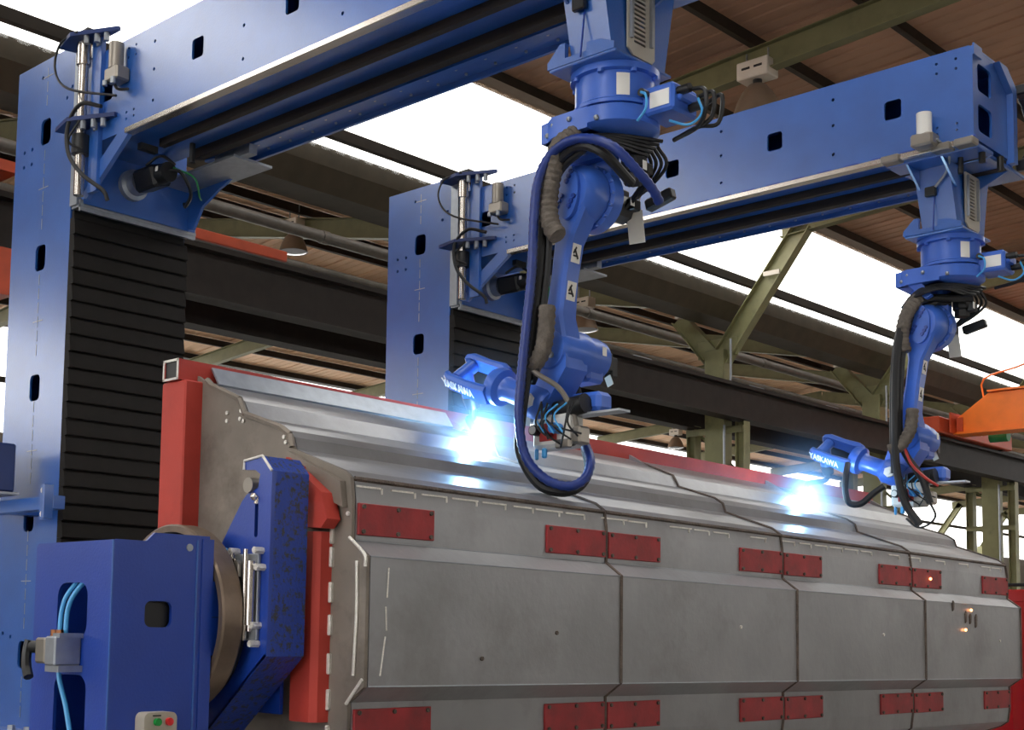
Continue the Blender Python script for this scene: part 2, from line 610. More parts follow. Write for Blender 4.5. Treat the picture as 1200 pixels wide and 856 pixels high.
def column(x, y, label, arms=True, top=6.6):
    t = thing('steel_column', label, 'column', (x, y, 0), 'olive steel columns along the valley')
    part('shaft', MB().box(x - .2, x + .2, y - .14, y + .14, 0, top, 0.01), 'olive', t)
    part('strut', strut(MB(), (x + .08, y, top - .15), (x + 1.75, y, 8.62), 0.34, 0.3), 'olive', t)
    part('strut', strut(MB(), (x - .08, y, top - .15), (x - .85, y, 7.32), 0.34, 0.26), 'olive', t)
    part('cap_plate', MB().box(x - .42, x + .42, y - .02, y + .02, top - .12, top + .22, 0.01), 'olive', t)
    # crane trestle: two H-legs tied to the shaft
    for dx in (-0.52, 0.5):
        part('trestle_leg', h_section(MB(), x + dx, y, 0, 5.26, 0.18, 0.2), 'olive', t)
    for z in (5.16, 4.2, 2.6, 1.0):
        part('crossbar', MB().box(x - .6, x + .58, y - .13, y - .10, z - .1, z + .02).box(x - .6, x + .58, y - .13, y - .04, z - .012, z + .0), 'olive', t)
    part('diagonal_brace', MB().obox((x, y + .1, 4.7), Matrix.Rotation(math.radians(42), 3, 'Y'), (1.3, .03, .05)), 'olive', t)
    parts('conduit', MB().cyl((x + .25, y - .2, 1.2), (x + .25, y - .2, 5.2), 0.022).cyl((x + .36, y - .16, 5.9), (x + .36, y - .16, 6.75), 0.02), 'zinc', t, label='thin pale vertical conduit')
    parts('clamp', MB().box(x - .86, x - .72, y - .12, y + .12, 7.3, 7.36).box(x + 1.0, x + 1.32, y - .13, y - .1, 7.78, 7.86), 'lamp_box', t)
    return t


column(VX, 14.8, 'olive steel column with forked top, mostly hidden behind the rear gantry upright')
column(VX, 20.8, 'olive Y-topped steel column in the open between the two robots')
column(VX, 26.8, 'olive Y-topped steel column just left of the rear robot arm')
column(VX, 32.9, 'olive steel column with lattice trestle above the far end of the grey body')
for i, yy in enumerate((62.8, 68.8, 74.8)):
    x = FX + 0.25
    t = thing('eave_column', ('far eave post with slanting strut, leftmost against the bright far glazing',
                              'far eave post with slanting strut in front of the white glazing, above the body end',
                              'far eave post with slanting strut, farthest right behind the lattice trestle')[i], 'column', (x, yy, 0), 'posts at the far eave')
    part('shaft', MB().box(x - .15, x + .15, yy - .14, yy + .14, 0, 6.6), 'olive', t)
    part('strut', strut(MB(), (x + .05, yy, 6.4), (x + 1.5, yy, 8.4), 0.3, 0.26), 'olive', t)


# ------------------------------------------------------------------ crane runways, pipes
def i_beam(mb, x, z0, z1, y0, y1, w, t=0.03):
    mb.box(x - .012, x + .012, y0, y1, z0, z1)
    mb.box(x - w / 2, x + w / 2, y0, y1, z0, z0 + t)
    mb.box(x - w / 2, x + w / 2, y0, y1, z1 - t, z1)
    return mb


t = thing('crane_runway', 'long dark steel crane runway girder, nearer one, in front of the columns', 'girder', (VX + .5, 20, 5.27))
part('girder', i_beam(MB(), VX + .5, 5.27, 5.86, 0, 70, 0.3), 'dark_steel', t)
part('rail', MB().box(VX + .46, VX + .54, 0, 70, 5.86, 5.93), 'dark_steel', t)
part('surge_plate', MB().box(VX + .3, VX + .36, 0, 70, 5.7, 5.9), 'dark_steel', t)
for k, yy in enumerate((17.6, 21.1, 23.9, 27.0)):
    part('rail_clip', MB().box(VX + .42, VX + .46, yy, yy + .5, 5.93, 5.97), 'zinc', t)
t = thing('crane_runway', 'dark steel crane runway girder behind the columns, facing the far bay', 'girder', (VX - .52, 20, 5.27))
part('girder', i_beam(MB(), VX - .52, 5.2, 5.72, 0, 70, 0.3), 'dark_steel', t)
part('rail', MB().box(VX - .56, VX - .48, 0, 70, 5.72, 5.78), 'dark_steel', t)
t = thing('pipe', 'long grey service pipe running level just under the valley gutter', 'pipe', (VX, 20, 6.55))
part('pipe_run', MB().cyl((VX - 1.15, 0, 7.05), (VX - 1.15, 70, 7.05), 0.085), 'pipe', t)
for yy in (4.0, 10.0, 12.3, 18.4, 24.2, 30.0, 36.0):
    part('coupling', MB().cyl((VX - 1.15, yy, 7.05), (VX - 1.15, yy + .12, 7.05), 0.097), 'pipe', t)
t = thing('pipe', 'thinner grey pipe running level below the larger service pipe', 'pipe', (VX, 20, 6.2))
part('pipe_run', MB().cyl((VX - 1.15, 0, 6.55), (VX - 1.15, 70, 6.55), 0.055), 'pipe', t)
single('conductor_bar', MB().box(-12.93, -12.87, 8.0, 10.42, 6.0, 6.13, 0.01), 'dark_orange', 'short orange-red bar lying on the runway behind the left gantry bellows', 'bar', (-12.9, 9.2, 6.0))
single('crane_end_carriage', MB().box(-13.0, -12.2, 3.4, 6.42, 5.94, 6.05).box(-12.55, -12.2, 3.4, 5.2, 5.1, 6.0).box(-12.5, -12.2, 3.4, 6.42, 4.7, 5.17), 'dark_orange',
       'orange crane part seen at the left edge beside the near gantry upright', 'crane part', (-12.7, 5, 4.76))

# overhead crane at the right
t = thing('overhead_crane', 'orange overhead crane riding on the dark runway at the right edge', 'crane', (-12.8, 29.5, 5.93))
part('end_carriage', MB().box(-13.0, -12.6, 28.4, 32.4, 5.95, 6.3, 0.02), 'dark_orange', t, label='darker red-orange end carriage on the rail')
for yy in (28.7, 32.1):
    part('wheel', MB().cyl((-12.9, yy, 6.03), (-12.7, yy, 6.03), 0.1), 'dark_steel', t)
part('girder', MB().prism([(-12.45, 5.97), (-12.45, 6.28), (-11.75, 6.78), (3.4, 6.85), (3.4, 5.97)], 'xz', 28.95, 29.35), 'orange', t)
part('flange', MB().box(-12.5, 3.4, 28.88, 29.42, 5.93, 5.97).box(-11.75, 3.4, 28.88, 29.42, 6.8, 6.84), 'orange', t)
part('joint_plate', MB().box(-12.5, -12.46, 28.7, 29.6, 5.95, 6.4).box(-12.44, -12.3, 28.92, 28.95, 6.0, 6.3), 'dark_orange', t)
hr = MB()
hr.tube([(-11.9, 29.1, 6.7), (-11.9, 29.1, 7.12), (-11.2, 29.1, 7.3), (-9.5, 29.1, 7.6), (-4, 29.1, 7.6)], 0.022, 8, 3)
part('handrail', hr, 'orange', t)
for xx in (-10.2, -8.4):
    parts('handrail_post', MB().cyl((xx, 29.1, 6.8), (xx, 29.1, 7.5), 0.02), 'orange', t)
part('drive_motor', MB().cyl((-12.1, 29.9, 5.95), (-11.7, 29.9, 5.95), 0.12).box(-12.15, -11.9, 29.8, 30.05, 6.02, 6.14, 0.01), 'green', t, label='small green drive motor under the girder')
part('cable', MB().tube([(-12.3, 29.9, 6.0), (-12.1, 29.85, 6.22), (-11.9, 29.9, 6.05), (-11.7, 29.9, 6.18), (-11.6, 29.9, 5.98)], 0.02, 6), 'paper', t)


# ------------------------------------------------------------------ high bay lamps
def bell_lamp(p, label, s=1.0, hang=0.5):
    x, y, z = p                                   # z = underside of the bell
    t = thing('high_bay_lamp', label, 'lamp', (x, y, z), 'high bay lamps under the roof')
    part('reflector', MB().lathe([(0.07 * s, .44 * s), (.12 * s, .42 * s), (.2 * s, .32 * s), (.27 * s, .18 * s), (.32 * s, 0.02), (.33 * s, 0),
                                  (.31 * s, 0.01), (.25 * s, .17 * s), (.06 * s, .4 * s)], (x, y, z), (0, 0, 1), 28), 'lamp_shade', t)
    part('lens', MB().lathe([(.02, -.05 * s), (.2 * s, -.03 * s), (.3 * s, .0), (.3 * s, .02)], (x, y, z), (0, 0, 1), 24), 'glass', t)
    b = part('ballast_box', MB().box(x - .23 * s, x + .23 * s, y - .14 * s, y + .14 * s, z + .5 * s, z + .74 * s, .012), 'lamp_box', t)
    sl = MB()
    for k in (-.15, 0.03):
        sl.box(x + k * s, x + (k + .12) * s, y - .146 * s, y - .14 * s, z + .62 * s, z + .65 * s)
    parts('slot', sl, 'ink', b)
    part('neck', MB().cyl((x, y, z + .42 * s), (x, y, z + .53 * s), .06 * s), 'black', t)
    h = MB()
    for k in (-.16, .16):
        h.cyl((x + k * s, y, z + .75 * s), (x + k * s, y, z + .75 * s + hang), 0.012)
    parts('hanger', h, 'zinc', t)
    return t


bell_lamp((-8.87, 14.79, 8.08), 'high bay lamp with cream box, hanging from the rafter above the rear gantry beam', 0.98, 0.14)
bell_lamp((-18.0, 14.7, 8.0), 'high bay lamp hanging in the far bay, just above the grey service pipe', 0.78, 0.3)
bell_lamp((-24.6, 36.0, 7.4), 'small distant high bay lamp left of the open lattice trestle', 0.8, 1.2)
bell_lamp((-15.2, 19.3, 7.0), 'high bay lamp seen edge-on just left of the Y-topped column', 0.8, 0.75)


# ================================================================== GANTRIES
def gantry_column(y, label):
    """y = plane of the front face; upright with bellows on its inner (+x) side"""
    t = thing('gantry_upright', label, 'machine', (-7.85, y + .43, 0), 'gantry uprights')
    x0, x1, yb, top = -8.22, -7.48, y + .86, 5.17
    holes = [rrect(-7.895, -7.77, z - .085, z + .085, .035) for z in (4.68, 3.84, 2.99, 2.15, 1.29)]
    for (hx, hz) in ((-8.1, 4.6), (-8.1, 4.5), (-8.0, 4.6), (-8.0, 4.5), (-7.58, 4.84), (-7.52, 4.9), (-7.9, 5.06), (-8.0, 1.4), (-7.7, 1.38), (-8.1, 1.42)):
        holes.append(circ(hx, hz, 0.013, 8))
    b = MB()
    b.prism([(x0, .55), (x1, .55), (x1, top), (x0, top)], 'xz', y, y + .015, holes)
    b.box(x0, x1, yb - .015, yb, .55, top).box(x0, x0 + .015, y + .015, yb - .015, .55, top)
    b.box(x1 - .015, x1, y + .015, yb - .015, .55, top).box(x0, x1, y + .015, yb - .015, top - .015, top)
    part('upright_body', b, 'beam_blue', t)
    # weld line down the face with scribed crosses
    w = MB()
    for k in range(46):
        z = 0.9 + k * 0.092
        if any(abs(z - hz) < .13 for hz in (4.68, 3.84, 2.99, 2.15, 1.29)):
            continue
        w.box(-7.835, -7.829, y - .002, y + .001, z, z + .07)
    for z in (5.05, 4.3, 3.42, 2.58, 1.75):
        w.box(-7.89, -7.77, y - .002, y + .001, z, z + .006)
    part('weld_line', w, 'zinc', t, kind='stuff')
    part('base_carriage', MB().box(-8.5, -7.3, y - .15, y + 1.0, .0, .55, .02).box(-8.5, -7.25, y - .2, y + 1.05, .78, .83, .005), 'beam_blue', t)
    bo = MB()
    for k in range(5):
        bo.cyl((-8.35 + k * .2, y - .1, .83), (-8.35 + k * .2, y - .1, .86), .025, seg=6)
    part('bolt', bo, 'zinc', t, kind='stuff')
    # bellows: folded cloth, one piece per fold
    me = MB().prism([(-7.48, 0.0), (-7.418, 0.0), (-7.415, 0.006), (-7.428, 0.09), (-7.435, 0.104), (-7.48, 0.105)], 'xz', y + .0, y + .85).mesh('bellows_fold', 'bellows', V((-7.48, y, 0)), smooth=False)
    b = part('bellows', MB().box(-7.479, -7.452, y + .01, y + .84, .85, 4.08), 'bellows', t)
    z = .85
    while z < 4.0:
        inst('bellows_fold', me, b, (-7.48, y, z))
        z += .106
    s_ = parts('top_strip', MB().box(-7.47, -7.36, y + .0, y + .87, 4.085, 4.105).box(-7.385, -7.365, y, y + .87, 4.06, 4.13), 'zinc', t, label='galvanised strip along the top of the bellows')
    # guide rail and lifting screw standing in front of the inner side
    part('guide_rail', MB().box(-7.47, -7.39, y - .015, y + .06, 4.1, 5.14), 'zinc', t)
    part('lift_screw', MB().cyl((-7.29, y - .06, 4.12), (-7.29, y - .06, 5.1), .032).cyl((-7.29, y - .06, 4.95), (-7.29, y - .06, 5.09), .045), 'chrome', t)
    part('rail_back', MB().box(-7.24, -7.14, y - .03, y + .0, 4.13, 5.1), 'beam_blue', t)
    part('screw_housing', MB().cyl((-7.29, y - .06, 4.38), (-7.29, y - .06, 4.5), .055), 'black', t)
    for z in (5.1, 4.56):
        br = part('bearing_plate', MB().prism([(-7.5, y - .12), (-7.28, y - .17), (-6.98, y - .02), (-6.98, y + .0), (-7.47, y + .0)], 'xy', z, z + .025), 'cabinet_blue', t)
        bb = MB()
        for (dx, dy) in ((-7.2, -.1), (-7.13, -.07), (-7.07, -.04), (-7.17, -.03)):
            bb.cyl((dx, y + dy, z - .05), (dx, y + dy, z), .018, seg=8)
        part('bolt', bb, 'zinc', br, kind='stuff')
    part('screw_cap', MB().box(-7.33, -7.2, y - .1, y - .02, 5.125, 5.165, .01), 'black', t)
    c = MB()
    c.tube([(-7.23, y - .15, 5.12), (-7.43, y - .15, 5.1), (-7.48, y - .15, 4.95), (-7.31, y - .15, 4.78), (-6.92, y - .05, 4.66)], .008, 6)
    part('cable', c, 'rubber', t)
    c = MB()
    c.tube([(-7.0, y - .1, 4.6), (-7.15, y - .15, 4.64), (-7.29, y - .15, 4.55), (-7.28, y - .15, 4.37), (-7.2, y - .1, 4.23), (-7.11, y + .0, 4.13), (-7.1, y + .03, 4.07)], .013, 8)
    c.tube([(-7.2, y - .12, 4.57), (-7.3, y - .14, 4.45), (-7.2, y - .1, 4.38)], .008, 6)
    part('cable', c, 'rubber', t)
    return t


def gantry_beam(y, label, extra_left):
    t = thing('gantry_beam', label, 'machine', (-5.2, y + .27, 4.44), 'gantry beams')
    x0, x1, z0, z1, yb = -7.38, -3.2, 4.45, 5.02, y + .53
    holes = []
    for hx in (-7.1, -6.165, -5.33, -4.52, -3.7):
        holes.append(rrect(hx - .055, hx + .055, 4.69, 4.81, .02))
    for hx in (-6.6, -5.74, -4.93, -4.1):
        for hz in (4.92, 4.75, 4.56):
            holes.append(circ(hx, hz, .011, 8))
    for hx in (-6.88, -6.8, -3.42, -3.3):
        for hz in (4.96, 4.9, 4.56, 4.52):
            holes.append(circ(hx, hz, .009, 8))
    b = MB()
    b.prism([(x0, z0), (x1, z0), (x1, z1 - .02), (x1 - .02, z1), (x0, z1)], 'xz', y, y + .014, holes)
    b.box(x0, x1, yb - .014, yb, z0, z1).box(x0, x1, y + .014, yb - .014, z1 - .014, z1).box(x0, x1, y + .014, yb - .014, z0, z0 + .014)
    b.prism([(y + .0145, z0 + .001), (yb - .0145, z0 + .001), (yb - .0145, z1 - .06), (y + .3, z1 - .001), (y + .0145, z1 - .001)], 'yz', x1 - .016, x1 - .001,
            [rrect(y + .07, y + .27, 4.76, 4.93, .03), rrect(y + .07, y + .27, 4.51, 4.68, .03)])
    b.box(x0, x0 + .015, y, yb, z0, z1)
    part('beam_body', b, 'beam_blue', t)
    part('end_flange', MB().prism([(y + .3, 5.0), (y + .42, 5.0), (y + .56, 4.9), (y + .56, 4.42), (y + .5, 4.42), (y + .5, 4.86)], 'yz', -3.2, -3.16).box(-3.2, -3.19, y + .0, y + .12, 4.96, 5.03), 'beam_blue', t)
    # front linear rail with its blue seating strip and clips
    part('front_rail', MB().box(-6.85, -3.22, y - .03, y + .03, 4.415, 4.45, .004), 'chrome', t, label='bright linear rail along the front lower edge')
    r = MB()
    for k in range(20):
        r.box(-6.8 + k * .185, -6.7 + k * .185, y - .012, y, 4.455, 4.462)
    part('rail_clip', r, 'deep_blue', t, kind='stuff')
    part('rear_rail', MB().box(-6.85, -3.22, y + .22, y + .26, 4.40, 4.45), 'dark_steel', t, label='dark linear rail under the beam')
    part('gear_rack', MB().box(-6.85, -3.22, y + .47, y + .53, 4.39, 4.45), 'dark_steel', t)
    parts('rear_flange', MB().box(-6.95, -3.3, y + .53, y + .84, 4.46, 4.475).box(-6.95, -3.3, y + .82, y + .84, 4.43, 4.62).box(-6.95, -3.3, y + .63, y + .67, 4.435, 4.46), 'beam_blue', t)
    bo = MB()
    for k in range(16):
        for d in (.7, .78):
            bo.cyl((-6.7 + k * .21, y + d, 4.45), (-6.7 + k * .21, y + d, 4.46), .008, seg=6)
    part('rivet', bo, 'zinc', t, kind='stuff')
    parts('cable_tray', MB().box(-7.35, -6.55, y + .56, y + .86, 4.36, 4.375).box(-6.8, -6.45, y + .6, y + .66, 4.37, 4.43), 'zinc', t)
    # end bracket that rides on the upright
    part('carriage_plate', MB().box(-7.4, -7.36, y + .02, y + .86, 4.1, 4.46), 'beam_blue', t)
    part('gusset', MB().prism([(-6.8, 4.44), (-6.93, 4.46), (-7.18, 4.3), (-7.2, 4.27), (-7.34, 4.13), (-7.28, 4.11)], 'xz', y - .01, y + .02), 'beam_blue', t)
    part('gusset', MB().prism([(-6.72, 4.44), (-7.36, 4.44), (-7.36, 4.12), (-7.3, 4.1), (-7.2, 4.24), (-7.02, 4.32), (-6.95, 4.34)], 'xz', y + .8, y + .82), 'beam_blue', t)
    m_ = part('lift_motor', MB().lathe([(.1, 0), (.1, .04), (.075, .05), (.075, .12)], (-7.36, y + .36, 4.3), (1, 0, 0), 24), 'zinc', t)
    part('motor_body', MB().obox((-7.13, y + .36, 4.3), Matrix.Rotation(.3, 3, 'X'), (.22, .14, .14), .018).cyl((-7.03, y + .36, 4.3), (-6.94, y + .36, 4.3), .062), 'black', m_)
    parts('motor_label', MB().box(-7.0, -6.975, y + .297, y + .3, 4.3, 4.33), 'label', m_)
    c = MB()
    c.tube([(-6.95, y + .36, 4.31), (-6.9, y + .42, 4.3), (-6.93, y + .52, 4.2), (-7.1, y + .6, 4.17), (-7.2, y + .66, 4.22)], .012, 6)
    c.tube([(-7.2, y + .36, 4.4), (-7.1, y + .4, 4.45), (-7.0, y + .44, 4.38)], .01, 6)
    part('motor_cable', c, 'rubber', t)
    part('earth_lead', MB().tube([(-6.93, y + .38, 4.33), (-6.87, y + .5, 4.28), (-6.95, y + .6, 4.2), (-7.1, y + .72, 4.24)], .006, 6), 'green', t)
    # limit switch cylinder on the face
    sx = -6.92
    l = part('limit_switch', MB().cyl((sx, y - .06, 4.82), (sx, y - .06, 4.98), .045), 'alu', t)
    part('switch_body', MB().box(sx - .07, sx + .07, y - .1, y, 4.74, 4.83, .012), 'alu', l)
    parts('switch_bolt', MB().cyl((sx - .05, y - .1, 4.72), (sx - .05, y - .1, 4.75), .016).cyl((sx + .04, y - .1, 4.71), (sx + .04, y - .1, 4.75), .016), 'zinc', l)
    part('switch_cable', MB().tube([(sx, y - .07, 4.74), (sx + .03, y - .06, 4.69), (sx + .1, y - .03, 4.68)], .009, 6), 'rubber', l)
    # rail end stops hanging under the beam
    parts('end_stop', MB().box(-6.9, -6.86, y + .1, y + .22, 4.36, 4.4).cyl((-6.7, y + .36, 4.3), (-6.7, y + .36, 4.42), .018), 'black', t)
    if extra_left:
        ch = MB()
        for k in range(9):
            a = math.radians(-80 + k * 20)
            ch.obox((-3.15 + .0, y + .62 + .2 * math.cos(a), 4.68 + .24 * math.sin(a)), Matrix.Rotation(a, 3, 'X'), (.1, .07, .075), .008)
        part('cable_chain', ch, 'black', t, label='black cable drag chain looping at the beam end')
    return t


gantry_column(4.3, 'tall blue gantry upright with black bellows, nearer one, behind the blue headstock')
gantry_column(7.75, 'tall blue gantry upright with black bellows, farther one, rising behind the grey body')
gantry_beam(4.3, 'blue gantry beam of the nearer gantry, high over the headstock', False)
gantry_beam(7.75, 'blue gantry beam of the farther gantry, with an open square-holed end', True)


# ------------------------------------------------------------------ robot carriages
def carriage(sx, sy, label, y):
    t = thing('robot_carriage', label, 'machine', (sx, sy, 4.0), 'robot carriages')
    y0, y1 = sy - .215, sy + .215
    mb = MB()
    r0 = [(sx - .12, y0), (sx + .1, y0), (sx + .15, y1), (sx - .15, y1)]
    top = [V((sx - .125, sy - .25, 4.46)), V((sx + .1, sy - .25, 4.46)), V((sx + .14, sy + .27, 4.46)), V((sx - .14, sy + .27, 4.46))]
    bot = [V((sx - .09, sy - .19, 3.99)), V((sx + .13, sy - .19, 3.99)), V((sx + .13, sy + .19, 3.99)), V((sx - .11, sy + .19, 3.99))]
    mb.rings([bot, top])
    part('post', mb, 'beam_blue', t)
    part('post_seam', MB().obox((sx - .0, sy - .222, 4.23), Matrix.Rotation(math.radians(-7), 3, 'X'), (.006, .006, .46)), 'deep_blue', t)
    parts('head_plate', MB().box(sx - .22, sx + .36, sy - .42, sy - .2, 4.40, 4.425, .005).box(sx - .2, sx + .34, sy - .2, sy + .34, 4.395, 4.42, .005), 'beam_blue', t)
    for dx in (-.1, .12):
        part('stiffener', MB().prism([(sy - .4, 4.4), (sy - .2, 4.4), (sy - .2, 4.26)], 'yz', sx + dx, sx + dx + .014), 'beam_blue', t)
    part('stiffener', MB().prism([(sx + .1, 4.4), (sx + .34, 4.4), (sx + .12, 4.3)], 'xz', sy + .1, sy + .114), 'beam_blue', t)
    bl = MB()
    for k in (-.16, .16, .3):
        bl.box(sx + k - .06, sx + k + .06, sy - .5, sy - .41, 4.405, 4.45, .008)
    parts('rail_block', bl, 'alu', t)
    # vent plate on the right face, with its louvre slots
    hv = [rrect(sy - .055, sy + .03, 4.09 + k * .021, 4.101 + k * .021, .004, 2) for k in range(13)]
    vt = MB().prism([(sy - .1, 4.06), (sy - .06, 4.03), (sy + .08, 4.03), (sy + .1, 4.05), (sy + .1, 4.38), (sy - .1, 4.38)], 'yz', sx + .136, sx + .145, hv)
    v_ = part('vent_plate', vt, 'vent', t, label='grey louvred vent plate')
    part('vent_backing', MB().box(sx + .128, sx + .134, sy - .09, sy + .06, 4.07, 4.37), 'ink', v_)
    parts('vent_hood', MB().box(sx + .145, sx + .16, sy + .06, sy + .075, 4.1, 4.36).box(sx + .145, sx + .16, sy - .09, sy - .075, 4.1, 4.36), 'zinc', v_)
    # flange gussets at the foot
    part('foot_gusset', MB().prism([(sx - .2, 4.0), (sx - .2, 4.03), (sx - .13, 4.1), (sx - .1, 4.1), (sx - .1, 4.03), (sx + .02, 4.03), (sx + .02, 4.07), (sx + .1, 4.06), (sx + .17, 4.03), (sx + .17, 4.0)], 'xz', sy - .235, sy - .21), 'beam_blue', t)
    part('foot_plate', MB().box(sx - .19, sx + .18, sy - .235, sy + .18, 3.985, 4.0, .004), 'beam_blue', t)
    part('socket', MB().box(sx - .05, sx + .02, sy - .256, sy - .23, 4.22, 4.28, .005), 'black', t)
    c = part('limit_switch', MB().cyl((sx + .08, sy - .53, 4.5), (sx + .08, sy - .53, 4.64), .045), 'white', t, label='pale cylinder switch on the carriage')
    part('switch_body', MB().box(sx + .01, sx + .15, sy - .58, sy - .47, 4.43, 4.51, .012), 'alu', c)
    part('switch_cable', MB().tube([(sx + .15, sy - .52, 4.47), (sx + .17, sy - .4, 4.42), (sx + .1, sy - .27, 4.35), (sx + .02, sy - .255, 4.27)], .008, 6), 'zinc', c)
    parts('buffer', MB().cyl((sx + .33, sy - .3, 4.34), (sx + .33, sy - .3, 4.42), .02).cyl((sx + .36, sy - .1, 4.33), (sx + .36, sy - .1, 4.42), .02).cyl((sx + .2, sy - .3, 4.3), (sx + .2, sy - .3, 4.42), .016), 'black', t)
    return t


S1 = V((-3.575, 4.75, 0))
S2 = V((-3.545, 8.2, 0))
carriage(S1.x, S1.y, 'blue vented post carrying the nearer robot with the blue spiral hose', 4.3)
carriage(S2.x, S2.y, 'blue vented post carrying the farther robot, under the beam end', 7.75)


# ------------------------------------------------------------------ welding robots (local: +x forward, +y towards the viewer's left side, z up)
def text_mesh(body, size, mname, mw):
    cu = bpy.data.curves.new('lettering', 'FONT')
    cu.body = body
    cu.size = size
    cu.extrude = 0.0015
    cu.align_x = 'CENTER'
    cu.align_y = 'CENTER'
    cu.offset = 0.0012
    ob = bpy.data.objects.new('lettering', cu)
    COL.objects.link(ob)
    dg = bpy.context.evaluated_depsgraph_get()
    dg.update()
    me = bpy.data.meshes.new_from_object(ob.evaluated_get(dg))
    bpy.data.objects.remove(ob)
    bpy.data.curves.remove(cu)
    me.name = 'lettering'
    me.materials.clear()
    me.materials.append(M[mname])
    me.transform(mw)
    return me


def robot(S, yaw, label, tip, hoses):
    rz = math.pi + yaw
    t = thing('welding_robot', label, 'robot', (S.x, S.y, 0), 'blue welding robots', rz, local=True)
    inv = (Matrix.Translation((S.x, S.y, 0)) @ Matrix.Rotation(rz, 4, 'Z')).inverted()
    W = lambda p: inv @ V(p)
    B = 'robot_blue'
    # base
    base = MB().lathe([(.2, 3.985), (.2, 3.955), (.178, 3.95), (.178, 3.83), (.19, 3.82), (.19, 3.805)], (0, 0, 0), (0, 0, 1), 40)
    for a in range(8):
        base.cyl((.188 * math.cos(a * .785 + .3), .188 * math.sin(a * .785 + .3), 3.94), (.188 * math.cos(a * .785 + .3), .188 * math.sin(a * .785 + .3), 3.958), .014, seg=8)
    b = part('base', base, B, t)
    cb = part('connector_box', MB().box(-.34, -.17, -.15, .04, 3.745, 3.87, .012).box(-.36, -.33, -.12, .01, 3.79, 3.84, .008), B, t)
    parts('connector', MB().cyl((-.34, .0, 3.83), (-.4, .0, 3.83), .02).cyl((-.34, -.09, 3.78), (-.4, -.09, 3.78), .02).cyl((-.2, .04, 3.84), (-.2, .08, 3.84), .018), 'black', cb)
    part('rating_label', MB().box(-.32, -.22, .0405, .043, 3.77, 3.84), 'label', cb)
    part('rating_label', MB().lathe([(.1795, 3.84), (.1795, 3.93)], (0, 0, 0), (0, 0, 1), 40).__class__().add(
        [V((.18 * math.cos(a), .18 * math.sin(a), z)) for z in (3.835, 3.935) for a in (2.25, 2.36, 2.47, 2.58)],
        [(0, 1, 5, 4), (1, 2, 6, 5), (2, 3, 7, 6)]), 'label', b)
    # swivelling turret
    tu = MB().lathe([(.175, 3.805), (.2, 3.79), (.2, 3.72), (.17, 3.7)], (0, 0, 0), (0, 0, 1), 40)
    tu.prism([(.0, .2), (.2, .2), (.29, .14), (.29, -.1), (.2, -.18), (0, -.2)], 'xy', 3.70, 3.795)
    tu.prism([(.21, 3.70), (.29, 3.70), (.29, 3.79), (.2, 3.8), (.06, 3.62), (.1, 3.6)], 'xz', .13, .165)
    turret = part('turret', tu, B, t)
    bo = MB()
    for (x, y, z) in ((.1, .202, 3.76), (.2, .19, 3.76), (.295, .1, 3.76), (.295, -.02, 3.73), (-.05, .2, 3.73), (.25, .168, 3.73)):
        bo.sphere((x, y, z), .013, 8, 4)
    part('bolt', bo, 'zinc', turret, kind='stuff')
    sh = V((.145, 0, 3.455))
    ca = MB()
    ca.lathe([(.12, -.075), (.15, -.065), (.15, .0), (.135, .012)], sh, (0, 1, 0), 36)
    ca.prism([(.03, 3.71), (.25, 3.71), (.285, 3.5), (.02, 3.45)], 'xz', -.07, -.01)
    ca.box(.04, .24, -.07, .06, 3.62, 3.71, .02)
    bracket = part('shoulder_casting', ca, B, t)
    bo = MB()
    for k in range(16):
        a = k * math.pi / 8
        bo.cyl(sh + V((.142 * math.cos(a), .0, .142 * math.sin(a))), sh + V((.142 * math.cos(a), .02, .142 * math.sin(a))), .008, seg=6)
    part('bolt_ring', bo, B, bracket, kind='stuff')
    for (p0, p1, r) in ((V((.16, -.07, 3.47)), V((.16, -.33, 3.47)), .068), (V((-.02, -.12, 3.70)), V((-.02, -.12, 3.52)), .06)):
        mm = part('servo_motor', MB().lathe([(r * 1.15, 0), (r * 1.15, .03), (r, .04), (r, (p1 - p0).length - .05), (r * .8, (p1 - p0).length - .04), (r * .8, (p1 - p0).length)],
                                           p0, p1 - p0, 8), 'black', t)
        q = p0.lerp(p1, .75)
        part('motor_plug', MB().box(q.x - .03, q.x + .05, q.y - .03, q.y + .03, q.z + r * .6, q.z + r * 1.35, .008).box(q.x - r - .03, q.x - r + .02, q.y - .025, q.y + .025, q.z - .02, q.z + .03, .006), 'black', mm)
        parts('motor_label', MB().box(q.x - r - .032, q.x - r - .03, q.y + .03, q.y + .06, q.z - .01, q.z + .03), 'label', mm)
    # lower arm: shoulder drum, cover, tapering arm
    el = V((.25, 0, 2.755))
    la = MB()
    la.lathe([(.13, .012), (.138, .03), (.132, .09), (.118, .13), (.1, .145)], sh, (0, 1, 0), 36)
    a_dir = (el - sh).normalized()
    a_n = V((-a_dir.z, 0, a_dir.x))                                   # points to local -x / back
    secs = []
    for tt, w, y0_, y1_ in ((.06, .105, .02, .14), (.2, .075, .025, .145), (.32, .048, .035, .15), (.55, .044, .04, .15), (.78, .05, .03, .15), (.93, .08, .01, .14), (1.0, .085, .01, .13)):
        c = sh.lerp(el, tt)
        b_ = .014
        secs.append([c + a_n * w + V((0, y0_ + b_, 0)), c + a_n * (w - b_) + V((0, y0_, 0)), c - a_n * (w - b_) + V((0, y0_, 0)), c - a_n * w + V((0, y0_ + b_, 0)),
                     c - a_n * w + V((0, y1_ - b_, 0)), c - a_n * (w - b_) + V((0, y1_, 0)), c + a_n * (w - b_) + V((0, y1_, 0)), c + a_n * w + V((0, y1_ - b_, 0))])
    la.rings(secs)
    larm = part('lower_arm', la, B, t)
    cover = MB()
    pr = []
